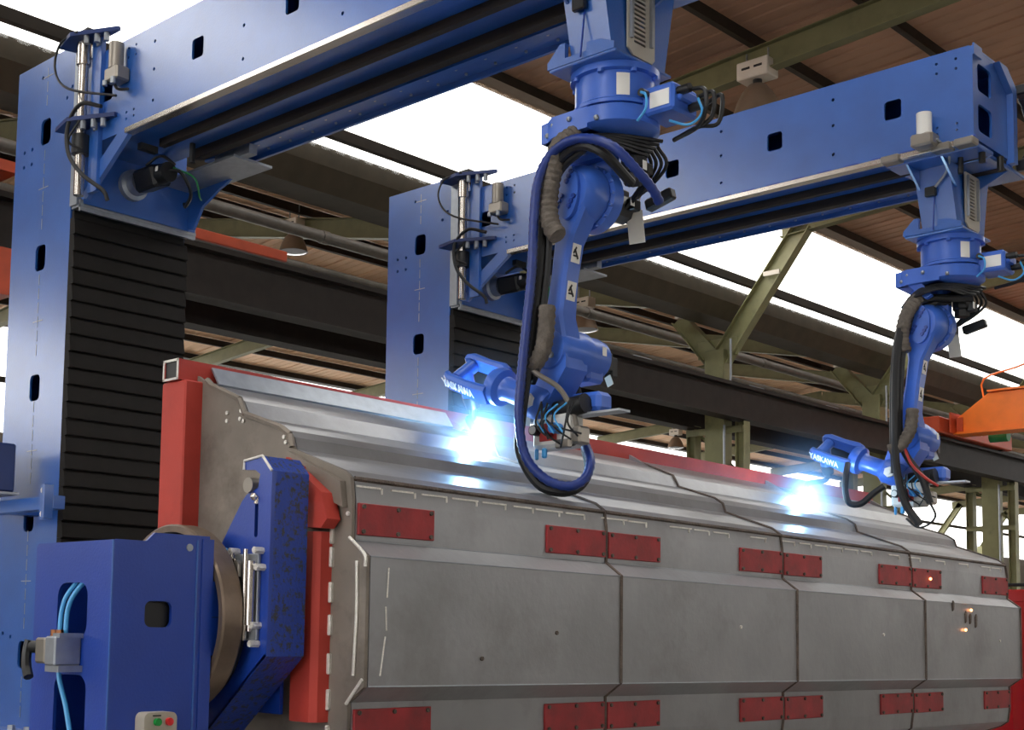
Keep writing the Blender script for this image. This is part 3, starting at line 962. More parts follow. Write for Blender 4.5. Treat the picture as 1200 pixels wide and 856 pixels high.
    for k in range(24):
        a = 2 * math.pi * k / 24
        pr.append((sh.x + .068 * math.cos(a), sh.z + (.115 if math.sin(a) > 0 else .13) * math.sin(a)))
    cover.prism(pr, 'xz', .13, .165)
    cv = part('joint_cover', cover, B, larm)
    bo = MB()
    for (cx, cz) in ((-.02, .08), (.035, -.02), (-.035, -.035)):
        for k in range(3):
            bo.cyl((sh.x + cx + .013 * (k - 1), .165, sh.z + cz - .02 * k), (sh.x + cx + .013 * (k - 1), .176, sh.z + cz - .02 * k), .011, seg=6)
    part('cover_bolt', bo, 'deep_blue', cv, kind='stuff')
    for tt in (.38, .62):                                             # warning stickers on the arm's rear face
        c = sh.lerp(el, tt)
        st = part('warning_sticker', MB().obox(c + a_n * .0465 * (1 if a_n.x < 0 else -1) + V((0, .095, 0)), Matrix((tuple(a_n), (0, 1, 0), tuple(a_dir))).transposed(), (.004, .06, .085)), 'label', larm)
        kk = c + a_n * .049 * (1 if a_n.x < 0 else -1) + V((0, .095, 0))
        RM = Matrix((tuple(a_n), (0, 1, 0), tuple(a_dir))).transposed()
        part('pictogram', MB().obox(kk + a_dir * .012 + V((0, .004, 0)), RM, (.002, .034, .008)).obox(kk + a_dir * .002, RM @ Matrix.Rotation(.6, 3, 'X'), (.002, .01, .05))
             .obox(kk - a_dir * .012 + V((0, .012, 0)), RM @ Matrix.Rotation(-.5, 3, 'X'), (.002, .009, .035)), 'ink', st)
    # elbow: drum along y with motor cap
    e = MB()
    e.lathe([(.05, .15), (.085, .145), (.1, .12), (.1, .02), (.108, .0), (.108, -.06), (.098, -.065), (.098, -.16), (.09, -.17), (.09, -.2), (.06, -.215)], el, (0, 1, 0), 32)
    e.prism([(el.x - .09, el.z - .09), (el.x - .09, el.z - .02), (el.x + .0, el.z + .08), (el.x + .07, el.z + .04), (.4, 2.575), (.385, 2.47), (.31, 2.455)], 'xz', -.02, .135)
    e.box(el.x - .06, el.x + .09, -.19, -.07, el.z - .12, el.z - .02, .015)
    elbow = part('elbow', e, B, t)
    part('cap_label', MB().box(el.x - .1, el.x - .098, -.15, -.12, el.z - .0, el.z + .04), 'label', elbow)
    parts('elbow_bolt', MB().cyl((el.x - .02, .145, el.z - .03), (el.x - .02, .16, el.z - .03), .014).sphere((el.x + .03, .152, el.z - .045), .012, 8, 4), 'zinc', elbow)
    plug = MB()
    plug.box(el.x - .05, el.x + .04, -.27, -.215, el.z - .05, el.z + .04, .008)
    for k in range(5):
        plug.box(el.x - .05 + k * .02, el.x - .042 + k * .02, -.3, -.26, el.z - .07, el.z + .02, .003)
    part('plug_cluster', plug, 'black', elbow)
    part('loose_label', MB().obox((el.x - .03, -.26, el.z - .09), Matrix.Rotation(.4, 3, 'Y'), (.035, .004, .05)), 'paper', elbow)
    # upper arm
    r0 = V((.345, .1, 2.53))
    wr = V((.83, .1, 2.735))
    ax = (wr - r0).normalized()
    up = V((-ax.z, 0, ax.x))
    sd = V((0, 1, 0))
    L = (wr - r0).length
    ua = MB()
    ua.lathe([(.07, -.08), (.08, -.06), (.08, .05), (.066, .07), (.056, .09), (.053, .19), (.06, .21), (.088, .225), (.092, .25), (.08, .285), (.05, .3)], r0, ax, 28)
    uarm = part('upper_arm', ua, B, t)
    cap = part('axis_cap', MB().cyl(r0 + sd * .07 + ax * -.01, r0 + sd * .1 + ax * -.01, .034, seg=6).cyl(r0 + sd * .095 + ax * -.01, r0 + sd * .108 + ax * -.01, .016), 'white', uarm, label='pale hexagonal cap')
    n1 = (sd * .72 - up * .69).normalized()
    for sgn, nm in ((1, 'near'), (-1, 'far')):
        c0 = r0 + ax * .26 + n1 * .075 * sgn
        c1 = r0 + ax * (L + .03) + n1 * .072 * sgn
        b1 = ax.cross(n1).normalized()
        secs = []
        for tt, h, w in ((0, .05, .022), (.15, .056, .022), (.5, .045, .018), (.85, .046, .02), (.96, .04, .018), (1.0, .024, .012)):
            c = c0.lerp(c1, tt) + n1 * sgn * (.012 if 0.1 < tt < .95 else 0)
            q = .35
            secs.append([c + b1 * h * ca + n1 * w * sa for ca, sa in ((1, .3), (.78, 1), (-.78, 1), (-1, .3), (-1, -.3), (-.78, -1), (.78, -1), (1, -.3))])
        ua2 = part('wrist_fork', MB().rings(secs), B, uarm)
        if sgn == 1:
            xd = -ax                                                # text runs from the wrist back to the root
            zd = n1
            yd = zd.cross(xd)
            cc = c0.lerp(c1, .6) + n1 * .0335
            mw = Matrix(((xd.x, yd.x, zd.x, cc.x), (xd.y, yd.y, zd.y, cc.y), (xd.z, yd.z, zd.z, cc.z), (0, 0, 0, 1)))
            part('lettering', text_mesh('YASKAWA', .056, 'lettering', mw @ Matrix.Diagonal((.8, 1.15, 1, 1))), 'lettering', ua2, label='white maker lettering')
    # wrist body, torch clamp and torch
    wt = W(tip)
    wb = MB()
    wb.cyl(wr + n1 * .056 - ax * .03, wr - n1 * .056 - ax * .03, .034)
    d = ax.cross(n1).normalized()
    if d.z > 0:
        d = -d
    d = (d * .75 + V((0, 0, -.45)) - ax * .1).normalized()            # the wrist swings out between the fork arms
    wb.cyl(wr - ax * .03, wr - ax * .03 + d * .11, .036, .034)
    wb.cyl(wr - ax * .03 + d * .1, wr - ax * .03 + d * .125, .042)
    wrist = part('wrist', wb, B, t)
    part('torch_clamp', MB().cyl(wr - ax * .03 + d * .12, wr - ax * .03 + d * .18, .044, .036).obox(wr + d * .16 - n1 * .02, Matrix.Identity(3), (.05, .05, .05), .008), 'black', wrist)
    bend = (wr + d * .2).lerp(wt, .55) + ax * .05 + V((0, 0, .02))
    part('torch', MB().tube([wr + d * .17 - ax * .03, wr + d * .24 + ax * .0, bend, wt + (bend - wt) * .35], .018, 10, 6), 'black', wrist)
    part('torch_nozzle', MB().cyl(wt + (bend - wt) * .42, wt + (bend - wt).normalized() * .045, .017, .013), 'copper', wrist)
    # wire feeder and valve cluster slung under the elbow
    f0 = V((.24, .07, 2.4))
    fb = MB().box(f0.x - .1, f0.x + .11, f0.y - .05, f0.y + .07, f0.z - .09, f0.z + .06, .016)
    feeder = part('wire_feeder', fb, 'white', t, label='white wire feeder box with valves')
    part('feed_roll_cover', MB().cyl((f0.x, f0.y + .07, f0.z - .02), (f0.x, f0.y + .1, f0.z - .02), .03, seg=8).box(f0.x - .04, f0.x + .06, f0.y + .07, f0.y + .078, f0.z - .06, f0.z + .02, .004), 'red_knob', feeder, label='red feed roll cover')
    part('gauge', MB().cyl((f0.x + .07, f0.y + .06, f0.z - .01), (f0.x + .07, f0.y + .11, f0.z - .01), .024), 'black', feeder)
    part('gauge_face', MB().cyl((f0.x + .07, f0.y + .111, f0.z - .01), (f0.x + .07, f0.y + .113, f0.z - .01), .019), 'label', feeder)
    part('regulator_knob', MB().cyl((f0.x - .05, f0.y + .07, f0.z - .01), (f0.x - .05, f0.y + .12, f0.z - .01), .024), 'blue_knob', feeder, label='blue regulator knob')
    parts('valve_block', MB().box(f0.x - .15, f0.x - .1, f0.y - .03, f0.y + .05, f0.z - .08, f0.z + .0, .01).box(f0.x - .12, f0.x - .04, f0.y + .06, f0.y + .09, f0.z - .1, f0.z - .06, .006), 'alu', feeder)
    part('mount_plate', MB().box(f0.x - .34, f0.x + .02, f0.y - .06, f0.y + .02, f0.z + .05, f0.z + .06), 'zinc', feeder)
    parts('feed_motor', MB().cyl((f0.x - .0, f0.y + .02, f0.z + .08), (f0.x - .16, f0.y + .02, f0.z + .1), .045), 'black', feeder)
    part('motor_side', MB().box(f0.x - .2, f0.x - .02, -.06, .05, 2.47, 2.56, .02), B, feeder)
    tubes = MB()
    rnd = random.Random(3)
    for k in range(9):
        p0 = V((f0.x - .16 + rnd.random() * .22, f0.y + .05 + rnd.random() * .05, f0.z + .07 + rnd.random() * .05))
        p2 = V((f0.x - .2 + rnd.random() * .2, f0.y + .05 + rnd.random() * .07, f0.z - .1 + rnd.random() * .06))
        p1 = p0.lerp(p2, .5) + V((-.05 + rnd.random() * .1, .06, -.02))
        tubes.tube([p0, p1, p2], .0045, 6, 5)
    part('feeder_tubes', tubes, 'rubber', feeder, kind='stuff')
    tubes = MB()
    for k in range(3):
        p0 = V((f0.x - .1 + k * .05, f0.y + .08, f0.z + .1))
        tubes.tube([p0, p0 + V((.03, .05, -.06)), p0 + V((-.02, .05, -.14))], .004, 6, 5)
    part('air_tubes', tubes, 'air_hose', feeder, kind='stuff')
    parts('tube_clip', MB().box(f0.x + .02, f0.x + .045, f0.y + .06, f0.y + .08, f0.z - .135, f0.z - .09, .006).box(f0.x + .07, f0.x + .085, f0.y + .06, f0.y + .08, f0.z - .14, f0.z - .09, .005), 'air_hose', feeder)
    # hoses
    for (nm, m_, r, pts, rib) in hoses:
        part(nm, MB().tube([W(p) for p in pts], r, 12 if rib else 9, 6, rib, .03), m_, t)
    # loose cables round the shoulder and behind the turret
    c = MB()
    for k in range(5):
        z = 3.69 - .012 * k
        c.tube([V((-.16 + .02 * k, -.14, z)), V((-.02, .08 + .02 * k, z + .005)), V((.12, .16 + .01 * k, z - .02)), V((.22 + .01 * k, .14, z - .07))], .009, 6)
    for k in range(4):
        c.tube([V((-.12 + .02 * k, -.16, 3.68)), V((-.14 + .03 * k, -.2, 3.6)), V((-.02 + .04 * k, -.22, 3.52 - .02 * k)), V((.1, -.24, 3.5))], .009, 6)
    for k in range(3):
        c.tube([V((-.4, -.02 - .05 * k, 3.83 - .02 * k)), V((-.46 - .01 * k, -.02 - .05 * k, 3.81)), V((-.45, -.04 - .05 * k, 3.73 - .015 * k)), V((-.37, -.1, 3.69)), V((-.22, -.14, 3.68))], .01, 6)
    part('cable_bundle', c, 'rubber', t, kind='stuff')
    parts('air_line', MB().tube([V((-.2, .08, 3.84)), V((-.24, .1, 3.81)), V((-.24, .1, 3.75)), V((-.19, .09, 3.71))], .006, 6)
         .tube([V((-.4, -.06, 3.8)), V((-.42, -.06, 3.73)), V((-.36, -.05, 3.69)), V((-.28, -.02, 3.72))], .006, 6), 'air_hose', t)
    part('hose_anchor', MB().obox((-.03, -.31, 3.49), Matrix.Rotation(.25, 3, 'Y'), (.15, .05, .055), .008), 'black', t)
    tg = part('paper_tag', MB().obox((.1, -.3, 3.385), Matrix.Rotation(.12, 3, 'Y') @ Matrix.Rotation(.5, 3, 'Z'), (.075, .003, .16)), 'paper', t, label='white paper tag hanging from the shoulder motor')
    part('tag_string', MB().cyl((.085, -.3, 3.46), (.07, -.29, 3.54), .004, seg=6), 'paper', tg)
    return t


H1 = [(-3.267, 4.658, 3.319), (-3.268, 4.609, 3.367), (-3.292, 4.52, 3.438), (-3.351, 4.451, 3.526), (-3.454, 4.426, 3.582), (-3.586, 4.447, 3.612), (-3.712, 4.467, 3.583), (-3.755, 4.439, 3.478), (-3.776, 4.437, 3.328), (-3.797, 4.449, 3.066), (-3.824, 4.45, 2.841), (-3.852, 4.452, 2.617), (-3.869, 4.458, 2.43), (-3.856, 4.492, 2.262), (-3.778, 4.54, 2.159), (-3.692, 4.6, 2.129), (-3.655, 4.66, 2.17), (-3.672, 4.717, 2.252), (-3.764, 4.784, 2.351)]
H1b = [(-3.406, 4.648, 3.433), (-3.426, 4.461, 3.528), (-3.573, 4.477, 3.591), (-3.72, 4.507, 3.545), (-3.777, 4.495, 3.419), (-3.798, 4.507, 3.155), (-3.826, 4.508, 2.929), (-3.861, 4.507, 2.664), (-3.893, 4.503, 2.438), (-3.906, 4.51, 2.287), (-3.837, 4.553, 2.146), (-3.752, 4.614, 2.108), (-3.704, 4.686, 2.138), (-3.704, 4.746, 2.227), (-3.794, 4.823, 2.358)]
off = lambda P, d: [tuple(a + b for a, b in zip(p, d)) for p in P]
ring = [(-4.042, 4.8, 2.637), (-3.914, 4.8, 2.665), (-3.828, 4.8, 2.611), (-3.82, 4.8, 2.523), (-3.88, 4.8, 2.46), (-3.97, 4.8, 2.46)]
robot(S1, math.radians(0), 'blue hanging welding robot arm, nearer one, with a blue spiral hose loop', (-4.34, 4.72, 2.396), [
    ('dress_hose', 'blue_hose', .021, H1, .07),
    ('dress_hose', 'rubber', .022, H1b, 0),
    ('dress_hose', 'rubber', .016, off(H1b[2:8], (.03, .02, -.01)) + [(-3.87, 4.55, 2.6)], 0),
    ('arm_sleeve', 'sleeve', .042, [(-3.66, 4.58, 3.7), (-3.691, 4.5, 3.626), (-3.724, 4.5, 3.523), (-3.747, 4.5, 3.393), (-3.735, 4.5, 3.287), (-3.69, 4.5, 3.22)], .06),
    ('arm_sleeve', 'sleeve', .038, [(-3.775, 4.53, 2.93), (-3.779, 4.53, 2.83), (-3.797, 4.53, 2.736), (-3.845, 4.53, 2.674), (-3.89, 4.53, 2.64)], .06),
    ('feed_cable', 'pipe', .012, [(-3.863, 4.505, 2.664), (-3.815, 4.53, 2.624), (-3.756, 4.595, 2.569), (-3.72, 4.642, 2.476), (-3.709, 4.665, 2.383), (-3.722, 4.658, 2.326), (-3.755, 4.651, 2.347)], 0),
    ('feed_cable', 'rubber', .022, ring, 0),
])
H2 = [(-3.45, 8.28, 3.62), (-3.529, 8.2, 3.617), (-3.637, 8.1, 3.616), (-3.714, 8.0, 3.555), (-3.759, 7.95, 3.417), (-3.772, 7.9, 3.168), (-3.782, 7.9, 2.795), (-3.775, 7.9, 2.529), (-3.723, 7.9, 2.316), (-3.633, 7.9, 2.181)]
H2b = [(-3.539, 8.25, 3.655), (-3.633, 8.15, 3.597), (-3.715, 8.05, 3.531), (-3.75, 8.0, 3.397), (-3.762, 7.95, 3.175), (-3.779, 7.95, 2.801), (-3.748, 7.95, 2.639), (-3.65, 7.97, 2.475), (-3.612, 8.0, 2.318)]
robot(S2, math.radians(3), 'blue hanging welding robot arm, farther one, with only black hoses', (-4.322, 7.772, 2.345), [
    ('dress_hose', 'rubber', .024, H2, 0),
    ('dress_hose', 'rubber', .022, H2b, 0),
    ('dress_hose', 'rubber', .016, off(H2[1:8], (-.035, .03, -.02)), 0),
    ('thin_cable', 'rubber', .007, [(-3.612, 8.0, 2.318), (-3.58, 8.0, 2.24), (-3.625, 8.0, 2.187), (-3.696, 8.0, 2.174), (-3.766, 8.0, 2.23)], 0),
    ('signal_cable', 'red_knob', .009, [(-3.75, 7.94, 2.68), (-3.7, 7.94, 2.56), (-3.62, 7.96, 2.47), (-3.56, 8.0, 2.42)], 0),
    ('arm_sleeve', 'sleeve', .042, [(-3.69, 8.05, 3.62), (-3.734, 7.97, 3.498), (-3.764, 7.97, 3.367), (-3.743, 7.97, 3.256)], .06),
    ('arm_sleeve', 'sleeve', .038, [(-3.697, 7.96, 2.904), (-3.71, 7.95, 2.772), (-3.761, 7.93, 2.68), (-3.829, 7.92, 2.65)], .06),
    ('torch_cable', 'rubber', .02, [(-4.09, 7.88, 2.58), (-4.06, 7.8, 2.5), (-4.06, 7.79, 2.4), (-4.04, 7.8, 2.325), (-3.98, 7.83, 2.32), (-3.92, 7.87, 2.38), (-3.86, 7.9, 2.43)], 0),
])

# welding arcs: the glowing gas itself and the light it throws
for (p, label) in (((-4.34, 4.72, 2.396), 'dazzling blue-white welding arc below the nearer robot'),
                   ((-4.322, 7.772, 2.35), 'dazzling blue-white welding arc below the farther robot at right')):
    single('welding_arc', MB().sphere(p, .04, 16, 10), 'arc', label, 'welding arc', p, 'welding arcs')
    ld = bpy.data.lights.new('arc_light', 'POINT')
    ld.energy = 8
    ld.color = (0.25, 0.58, 1.0)
    ld.shadow_soft_size = .03
    lo = bpy.data.objects.new('arc_light', ld)
    lo.location = V(p) + V((0.02, -0.03, 0.05))
    COL.objects.link(lo)

# glow fume: smoke added round each arc to carry its blue glow
fm = bpy.data.materials.new('glow fume')
fm.use_nodes = True
nt = fm.node_tree
nt.nodes.remove(nt.nodes['Principled BSDF'])
tc = nt.nodes.new('ShaderNodeTexCoord')
ln = nt.nodes.new('ShaderNodeVectorMath')
ln.operation = 'LENGTH'
nt.links.new(tc.outputs['Object'], ln.inputs[0])
mr = nt.nodes.new('ShaderNodeMapRange')
mr.inputs['From Min'].default_value = 0.0
mr.inputs['From Max'].default_value = 0.6
mr.inputs['To Min'].default_value = 1.0
mr.inputs['To Max'].default_value = 0.0
nt.links.new(ln.outputs['Value'], mr.inputs['Value'])
pw = nt.nodes.new('ShaderNodeMath')
pw.operation = 'POWER'
pw.inputs[1].default_value = 3.2
nt.links.new(mr.outputs['Result'], pw.inputs[0])
ml = nt.nodes.new('ShaderNodeMath')
ml.operation = 'MULTIPLY'
ml.inputs[1].default_value = 3.0
nt.links.new(pw.outputs[0], ml.inputs[0])
vs_ = nt.nodes.new('ShaderNodeVolumeScatter')
vs_.inputs['Color'].default_value = (0.38, 0.62, 1.0, 1)  # blue of the arc's halo put into the smoke colour
nt.links.new(ml.outputs[0], vs_.inputs['Density'])
nt.links.new(vs_.outputs[0], nt.nodes['Material Output'].inputs['Volume'])
M['fume'] = fm
for p in ((-4.34, 4.72, 2.396), (-4.322, 7.772, 2.35)):
    single('glow_fume', MB().sphere(p, .6, 24, 16), 'fume', 'added blue glow fume hanging round the ' + ('nearer' if p[1] < 6 else 'farther') + ' arc', 'smoke', p, kind='stuff')

# ================================================================== WORKPIECE: ribbed steel body held in the positioner
ZM = 1.52
half = [(-4.265, 2.437), (-4.18, 2.405), (-3.993, 2.33), (-3.957, 2.269), (-3.743, 2.199), (-3.695, 2.168), (-3.68, 2.124), (-3.566, 2.084), (-3.418, 2.032), (-3.376, 2.003),
        (-3.365, 1.927), (-3.365, 1.79), (-3.287, 1.735)]
PROF = half + [(x, 2 * ZM - z) for x, z in reversed(half)]


def dz(y):
    return -0.0083 * (y - 3.045)


body = thing('truck_body', 'long ribbed grey steel truck body with red patches and red frame, clamped in the positioner', 'truck body', (-3.85, 5.8, 0.57))
seams = [3.045, 4.427, 5.817, 7.193, 8.527]


def shell(y0, y1, prof, thick):
    mb = MB()
    n = len(prof)
    pin = []
    for i in range(n):
        a, b = V((*prof[max(i - 1, 0)], 0)), V((*prof[min(i + 1, n - 1)], 0))
        d = (b - a).normalized()
        pin.append((prof[i][0] + d.y * thick, prof[i][1] - d.x * thick))
    loop = list(prof) + list(reversed(pin))
    rs = [[V((x, y, z + dz(y))) for x, z in loop] for y in (y0, y1)]
    mb.rings(rs, False, False)
    m_ = len(loop)
    mb.add(rs[0], [(i, i + 1, m_ - 2 - i, m_ - 1 - i) for i in range(n - 1)])
    mb.add(rs[1], [(i, i + 1, m_ - 2 - i, m_ - 1 - i) for i in range(n - 1)])
    return mb


for k in range(4):
    ya, yb = seams[k] + .004, seams[k + 1] - .004
    sp = part('shell_panel', shell(ya, yb, PROF, .012), 'steel', body, smooth=False)
    # zinc highlights painted along the worn belt folds; bright tack welds on the roof edge
    tk = MB()
    y = ya + .06
    while y < yb - .1:
        if random.random() < .75:
            tk.obox((-3.3715, y, 1.975 + dz(y)), Matrix.Identity(3), (.008, .1 + .08 * random.random(), .006))
            tk.obox((-3.368, y + .06, 1.965 + dz(y)), Matrix.Identity(3), (.008, .004, .02))
        y += .16
    part('tack_weld', tk, 'bead', sp, kind='stuff')
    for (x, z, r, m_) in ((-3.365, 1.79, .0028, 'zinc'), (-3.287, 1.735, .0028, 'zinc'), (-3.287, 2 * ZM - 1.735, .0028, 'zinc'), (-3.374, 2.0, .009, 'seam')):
        part('fold_glint' if m_ == 'zinc' else 'belt_seam', MB().cyl((x, ya, z + dz(ya)), (x, yb, z + dz(yb)), r, seg=6), m_, sp)
    # red patches at both ends of the module, upper and lower belt
    for (p0, p1) in ((ya + .006, ya + .37), (yb - .38, yb - .006)):
        for sgn in (1, -1):
            zc = ZM + sgn * (1.865 - ZM) + dz((p0 + p1) / 2)
            pad = part('red_patch', MB().box(-3.366, -3.356, p0, p1, zc - .054, zc + .054, .002), 'pad_red', sp)
            bb = MB()
            for py in (p0 + .02, (p0 + p1) / 2, p1 - .02):
                for pz in (zc - .042, zc + .042):
                    bb.cyl((-3.357, py, pz), (-3.349, py, pz), .008, seg=7)
            part('patch_bolt', bb, 'seam', pad, kind='stuff')
# weld seams that follow the profile between modules
for y in seams[1:-1] + [seams[-1] - .005]:
    mb = MB().tube([(x + .002, y, z + dz(y) + .002) for x, z in PROF], .0075, 6, 0)
    part('weld_seam', mb, 'seam', body)
# near end plate and its bolted rim
ep = [(x + .0, z) for x, z in PROF]
ep = [(-4.27, 2.455)] + ep[1:-1] + [(-4.27, 2 * ZM - 2.455)]
endp = part('end_plate', MB().prism(ep, 'xz', 3.03, 3.045), 'plate_steel', body)
fl = MB()
up_ = [(-4.2, 2.43), (-4.17, 2.405), (-3.993, 2.335), (-3.957, 2.275), (-3.743, 2.205), (-3.695, 2.175), (-3.68, 2.13)]
for a, b in zip(up_[:-1], up_[1:]):
    fl.tube([(a[0], 3.025, a[1]), (b[0], 3.025, b[1])], .012, 6, 0)
part('plate_edge', fl, 'plate_steel', endp)
bd = MB()
bd.tube([(-3.33, 3.026, 1.72), (-3.325, 3.026, 1.55), (-3.335, 3.026, 1.34)], .006, 6)
bd.tube([(-3.372, 3.028, 1.80), (-3.296, 3.028, 1.742), (-3.29, 3.028, 1.7)], .006, 6)
bd.tube([(-3.292, 3.028, 1.33), (-3.37, 3.028, 1.245)], .006, 6)
parts('weld_bead', bd, 'bead', endp)
st = MB()
for z in (1.78, 1.7, 1.58, 1.47, 1.34, 1.22, 1.1):
    st.box(-3.464, -3.45, 3.018, 3.034, z, z + .07, .003)
part('stitch_weld', st, 'bead', endp, kind='stuff')
bt = MB()
for (x, z) in ((-4.07, 2.29), (-4.07, 2.26), (-3.99, 2.26), (-3.985, 2.29), (-3.97, 2.25), (-3.72, 2.15), (-3.73, 2.17), (-3.43, 1.93), (-3.45, 1.86), (-3.38, 1.88)):
    bt.cyl((x, 3.024, z), (x, 3.03, z), .008, seg=8)
part('plate_bolt', bt, 'bead', endp, kind='stuff')
part('stiffener_plate', MB().prism([(-3.685, 2.115), (-3.55, 2.055), (-3.4, 1.99), (-3.385, 1.9), (-3.46, 1.93), (-3.6, 2.0)], 'xz', 3.005, 3.03), 'plate_steel', endp)
part('red_lug', MB().prism([(-3.67, 2.09), (-3.58, 2.05), (-3.575, 1.99), (-3.63, 1.96), (-3.68, 2.02)], 'xz', 2.99, 3.006), 'red', endp)
# inner back sheet closing the open side
part('back_sheet', MB().box(-4.3, -4.285, 3.05, 8.52, 2 * ZM - 2.44, 2.40), 'steel', body)
part('end_plate', MB().prism([(x + .02 * (1 if x < -4 else -1), z + dz(8.5)) for x, z in ep], 'xz', 8.5, 8.515), 'plate_steel', body)
# red tube frame
fr = MB()
for z0 in (2.43, 2 * ZM - 2.51):
    w = .008
    for a in ((-4.365, -4.27, z0 + .08 - w, z0 + .08), (-4.365, -4.27, z0, z0 + w), (-4.365, -4.365 + w, z0 + w, z0 + .08 - w), (-4.27 - w, -4.27, z0 + w, z0 + .08 - w)):
        rs = [[V((a[0], y, a[2] + dz(y))), V((a[1], y, a[2] + dz(y))), V((a[1], y, a[3] + dz(y))), V((a[0], y, a[3] + dz(y)))] for y in (2.94, 8.57)]
        fr.rings(rs)
part('frame_tube', fr, 'red', body, label='red square tube along the top rear edge', smooth=False)
parts('tube_end_rim', MB().box(-4.367, -4.268, 2.936, 2.94, 2.502, 2.511).box(-4.367, -4.268, 2.936, 2.94, 2.429, 2.438).box(-4.367, -4.359, 2.936, 2.94, 2.43, 2.51).box(-4.276, -4.268, 2.936, 2.94, 2.43, 2.51), 'bead', body)
part('bore_shade', MB().box(-4.359, -4.276, 2.943, 3.1, 2.437, 2.503), 'black', body)  # black plug painting in the shade inside the open tube
part('frame_post', MB().box(-4.39, -4.235, 2.95, 3.05, 2 * ZM - 2.43, 2.428, .006), 'red', body, label='red end post at the left')
part('frame_post', MB().box(-4.39, -4.235, 8.47, 8.57, 2 * ZM - 2.43, 2.38, .006), 'red', body)
p2 = MB()
prof = [(-3.6, 3.03), (-3.6, 2.985), (-3.585, 2.965), (-3.485, 2.965), (-3.465, 2.985), (-3.46, 3.03)]
rs = [[V((x, y, z)) for x, y in prof] for z in (2 * ZM - 1.86, 1.82)]
p2.rings(rs)
part('frame_post', p2, 'red', body, label='red rounded channel on the end plate')
p3 = MB()
p3.prism([(-3.62, 2.04), (-3.56, 2.03), (-3.44, 1.95), (-3.41, 1.86), (-3.44, 1.83), (-3.6, 1.84)], 'xz', 2.96, 3.02)
part('corner_elbow', p3, 'red', body)
# loose edge strip welded along the first module below the tube
es = MB()
rs = [[V((-4.268, y, 2.492 + dz(y))), V((-4.262, y, 2.496 + dz(y))), V((-4.21, y, 2.425 + dz(y))), V((-4.216, y, 2.418 + dz(y)))] for y in (3.09, 4.40)]
es.rings(rs)
part('edge_strip', es, 'zinc', body, label='smooth bright edge strip below the red tube')
part('corner_gusset', MB().prism([(-4.262, 2.46), (-4.17, 2.415), (-4.18, 2.39), (-4.262, 2.38)], 'xz', 4.412, 4.43), 'red', body)
for y in seams[2:]:
    part('corner_gusset', MB().prism([(-4.262, 2.46 + dz(y)), (-4.14, 2.39 + dz(y)), (-4.15, 2.37 + dz(y)), (-4.262, 2.38 + dz(y))], 'xz', y - .012, y + .012), 'steel', body)
# small scratches welded on the near side panel and far marks
mk = MB()
mk.tube([(-3.284, 3.13, 1.70), (-3.284, 3.125, 1.6)], .003, 5, 0)
mk.tube([(-3.284, 3.12, 1.57), (-3.284, 3.125, 1.49)], .003, 5, 0)
mk.tube([(-3.284, 3.12, 1.47), (-3.284, 3.1, 1.34)], .003, 5, 0)
parts('bead_mark', mk, 'bead', body)
for (y, z) in ((3.6, 1.40), (4.02, 1.5), (5.32, 1.55), (6.7, 1.54), (8.2, 1.53)):
    part('plug_hole', MB().cyl((-3.29, y, z + dz(y)), (-3.281, y, z + dz(y)), .008, seg=8), 'seam' if y < 4.5 else 'bead', body)
for (y, z) in ((7.41, 1.865), (7.78, 1.70), (7.7, 1.585)):
    x = -3.35 if z > 1.8 else -3.278
    px, py, pz = x * 1.09, y * 1.09, (z + dz(y)) * 1.09 - .135
    single('hot_spark', MB().sphere((px, py, pz), .009, 8, 5), 'hot',
           {1.865: 'tiny orange spark on a red patch at the far right', 1.70: 'tiny orange spark on the grey panel edge at the far right', 1.585: 'tiny orange spark low on the far right panel'}[z], 'spark', (px, py, pz))
for (y, z, h) in ((7.72, 1.62, .07), (7.78, 1.61, .06), (7.86, 1.6, .08), (7.55, 1.68, .06)):
    part('burn_mark', MB().prism([(y - .01, z - h / 2), (y + .008, z - h / 2 + .01), (y + .012, z + h / 3), (y, z + h / 2), (y - .014, z + h / 4)], 'yz', -3.288, -3.281), 'seam', body)

# ================================================================== POSITIONER HEADSTOCK
hs = thing('positioner_headstock', 'blue box headstock with control valve, holding the near end of the grey body', 'machine', (-3.83, 2.45, 0))
x0, x1, y0, y1 = -4.06, -3.6, 2.264, 2.625
D = 'deep_blue'
b = MB()
b.prism([(x0, .124), (x1, .124), (x1, 1.755), (x0 + .01, 1.755), (x0, 1.745)], 'xz', y0, y0 + .012,
        [rrect(-3.915, -3.735, 1.45, 1.625, .045), rrect(-3.915, -3.725, 1.0, 1.335, .045)])
b.prism([(y0 + .012, .124), (y1, .124), (y1, 1.785), (y0 + .15, 1.785), (y0 + .12, 1.757), (y0 + .012, 1.757)], 'yz', x1 - .012, x1,
        [rrect(2.385, 2.485, 1.488, 1.57, .022)])
b.box(x0, x0 + .012, y0 + .012, y1, .124, 1.745).box(x0 + .012, x1 - .012, y0 + .2, y1 - .012, 1.74, 1.752)
b.box(x0, x1 - .012, y1 - .012, y1, .124, 1.74)
part('housing', b, D, hs)
parts('corner_weld', MB().box(x1 - .005, x1 + .001, y0 - .0015, y0 + .003, 0.13, 1.755).box(x1 - .001, x1 + .003, y1 - .052, y1 - .046, .13, 1.77), 'beam_blue', hs)
part('side_strip', MB().box(x1 - .02, x1 + .004, y1 - .03, y1 + .014, 0.13, 1.775), D, hs)
part('plug', MB().cyl((x1, 2.545, 1.745), (x1 + .004, 2.545, 1.745), .012), 'zinc', hs)
part('inner_motor', MB().box(-3.8, -3.7, 2.36, 2.5, 1.0, 1.22, .02).cyl((-3.72, 2.33, 1.2), (-3.72, 2.33, 1.3), .04), 'black', hs)
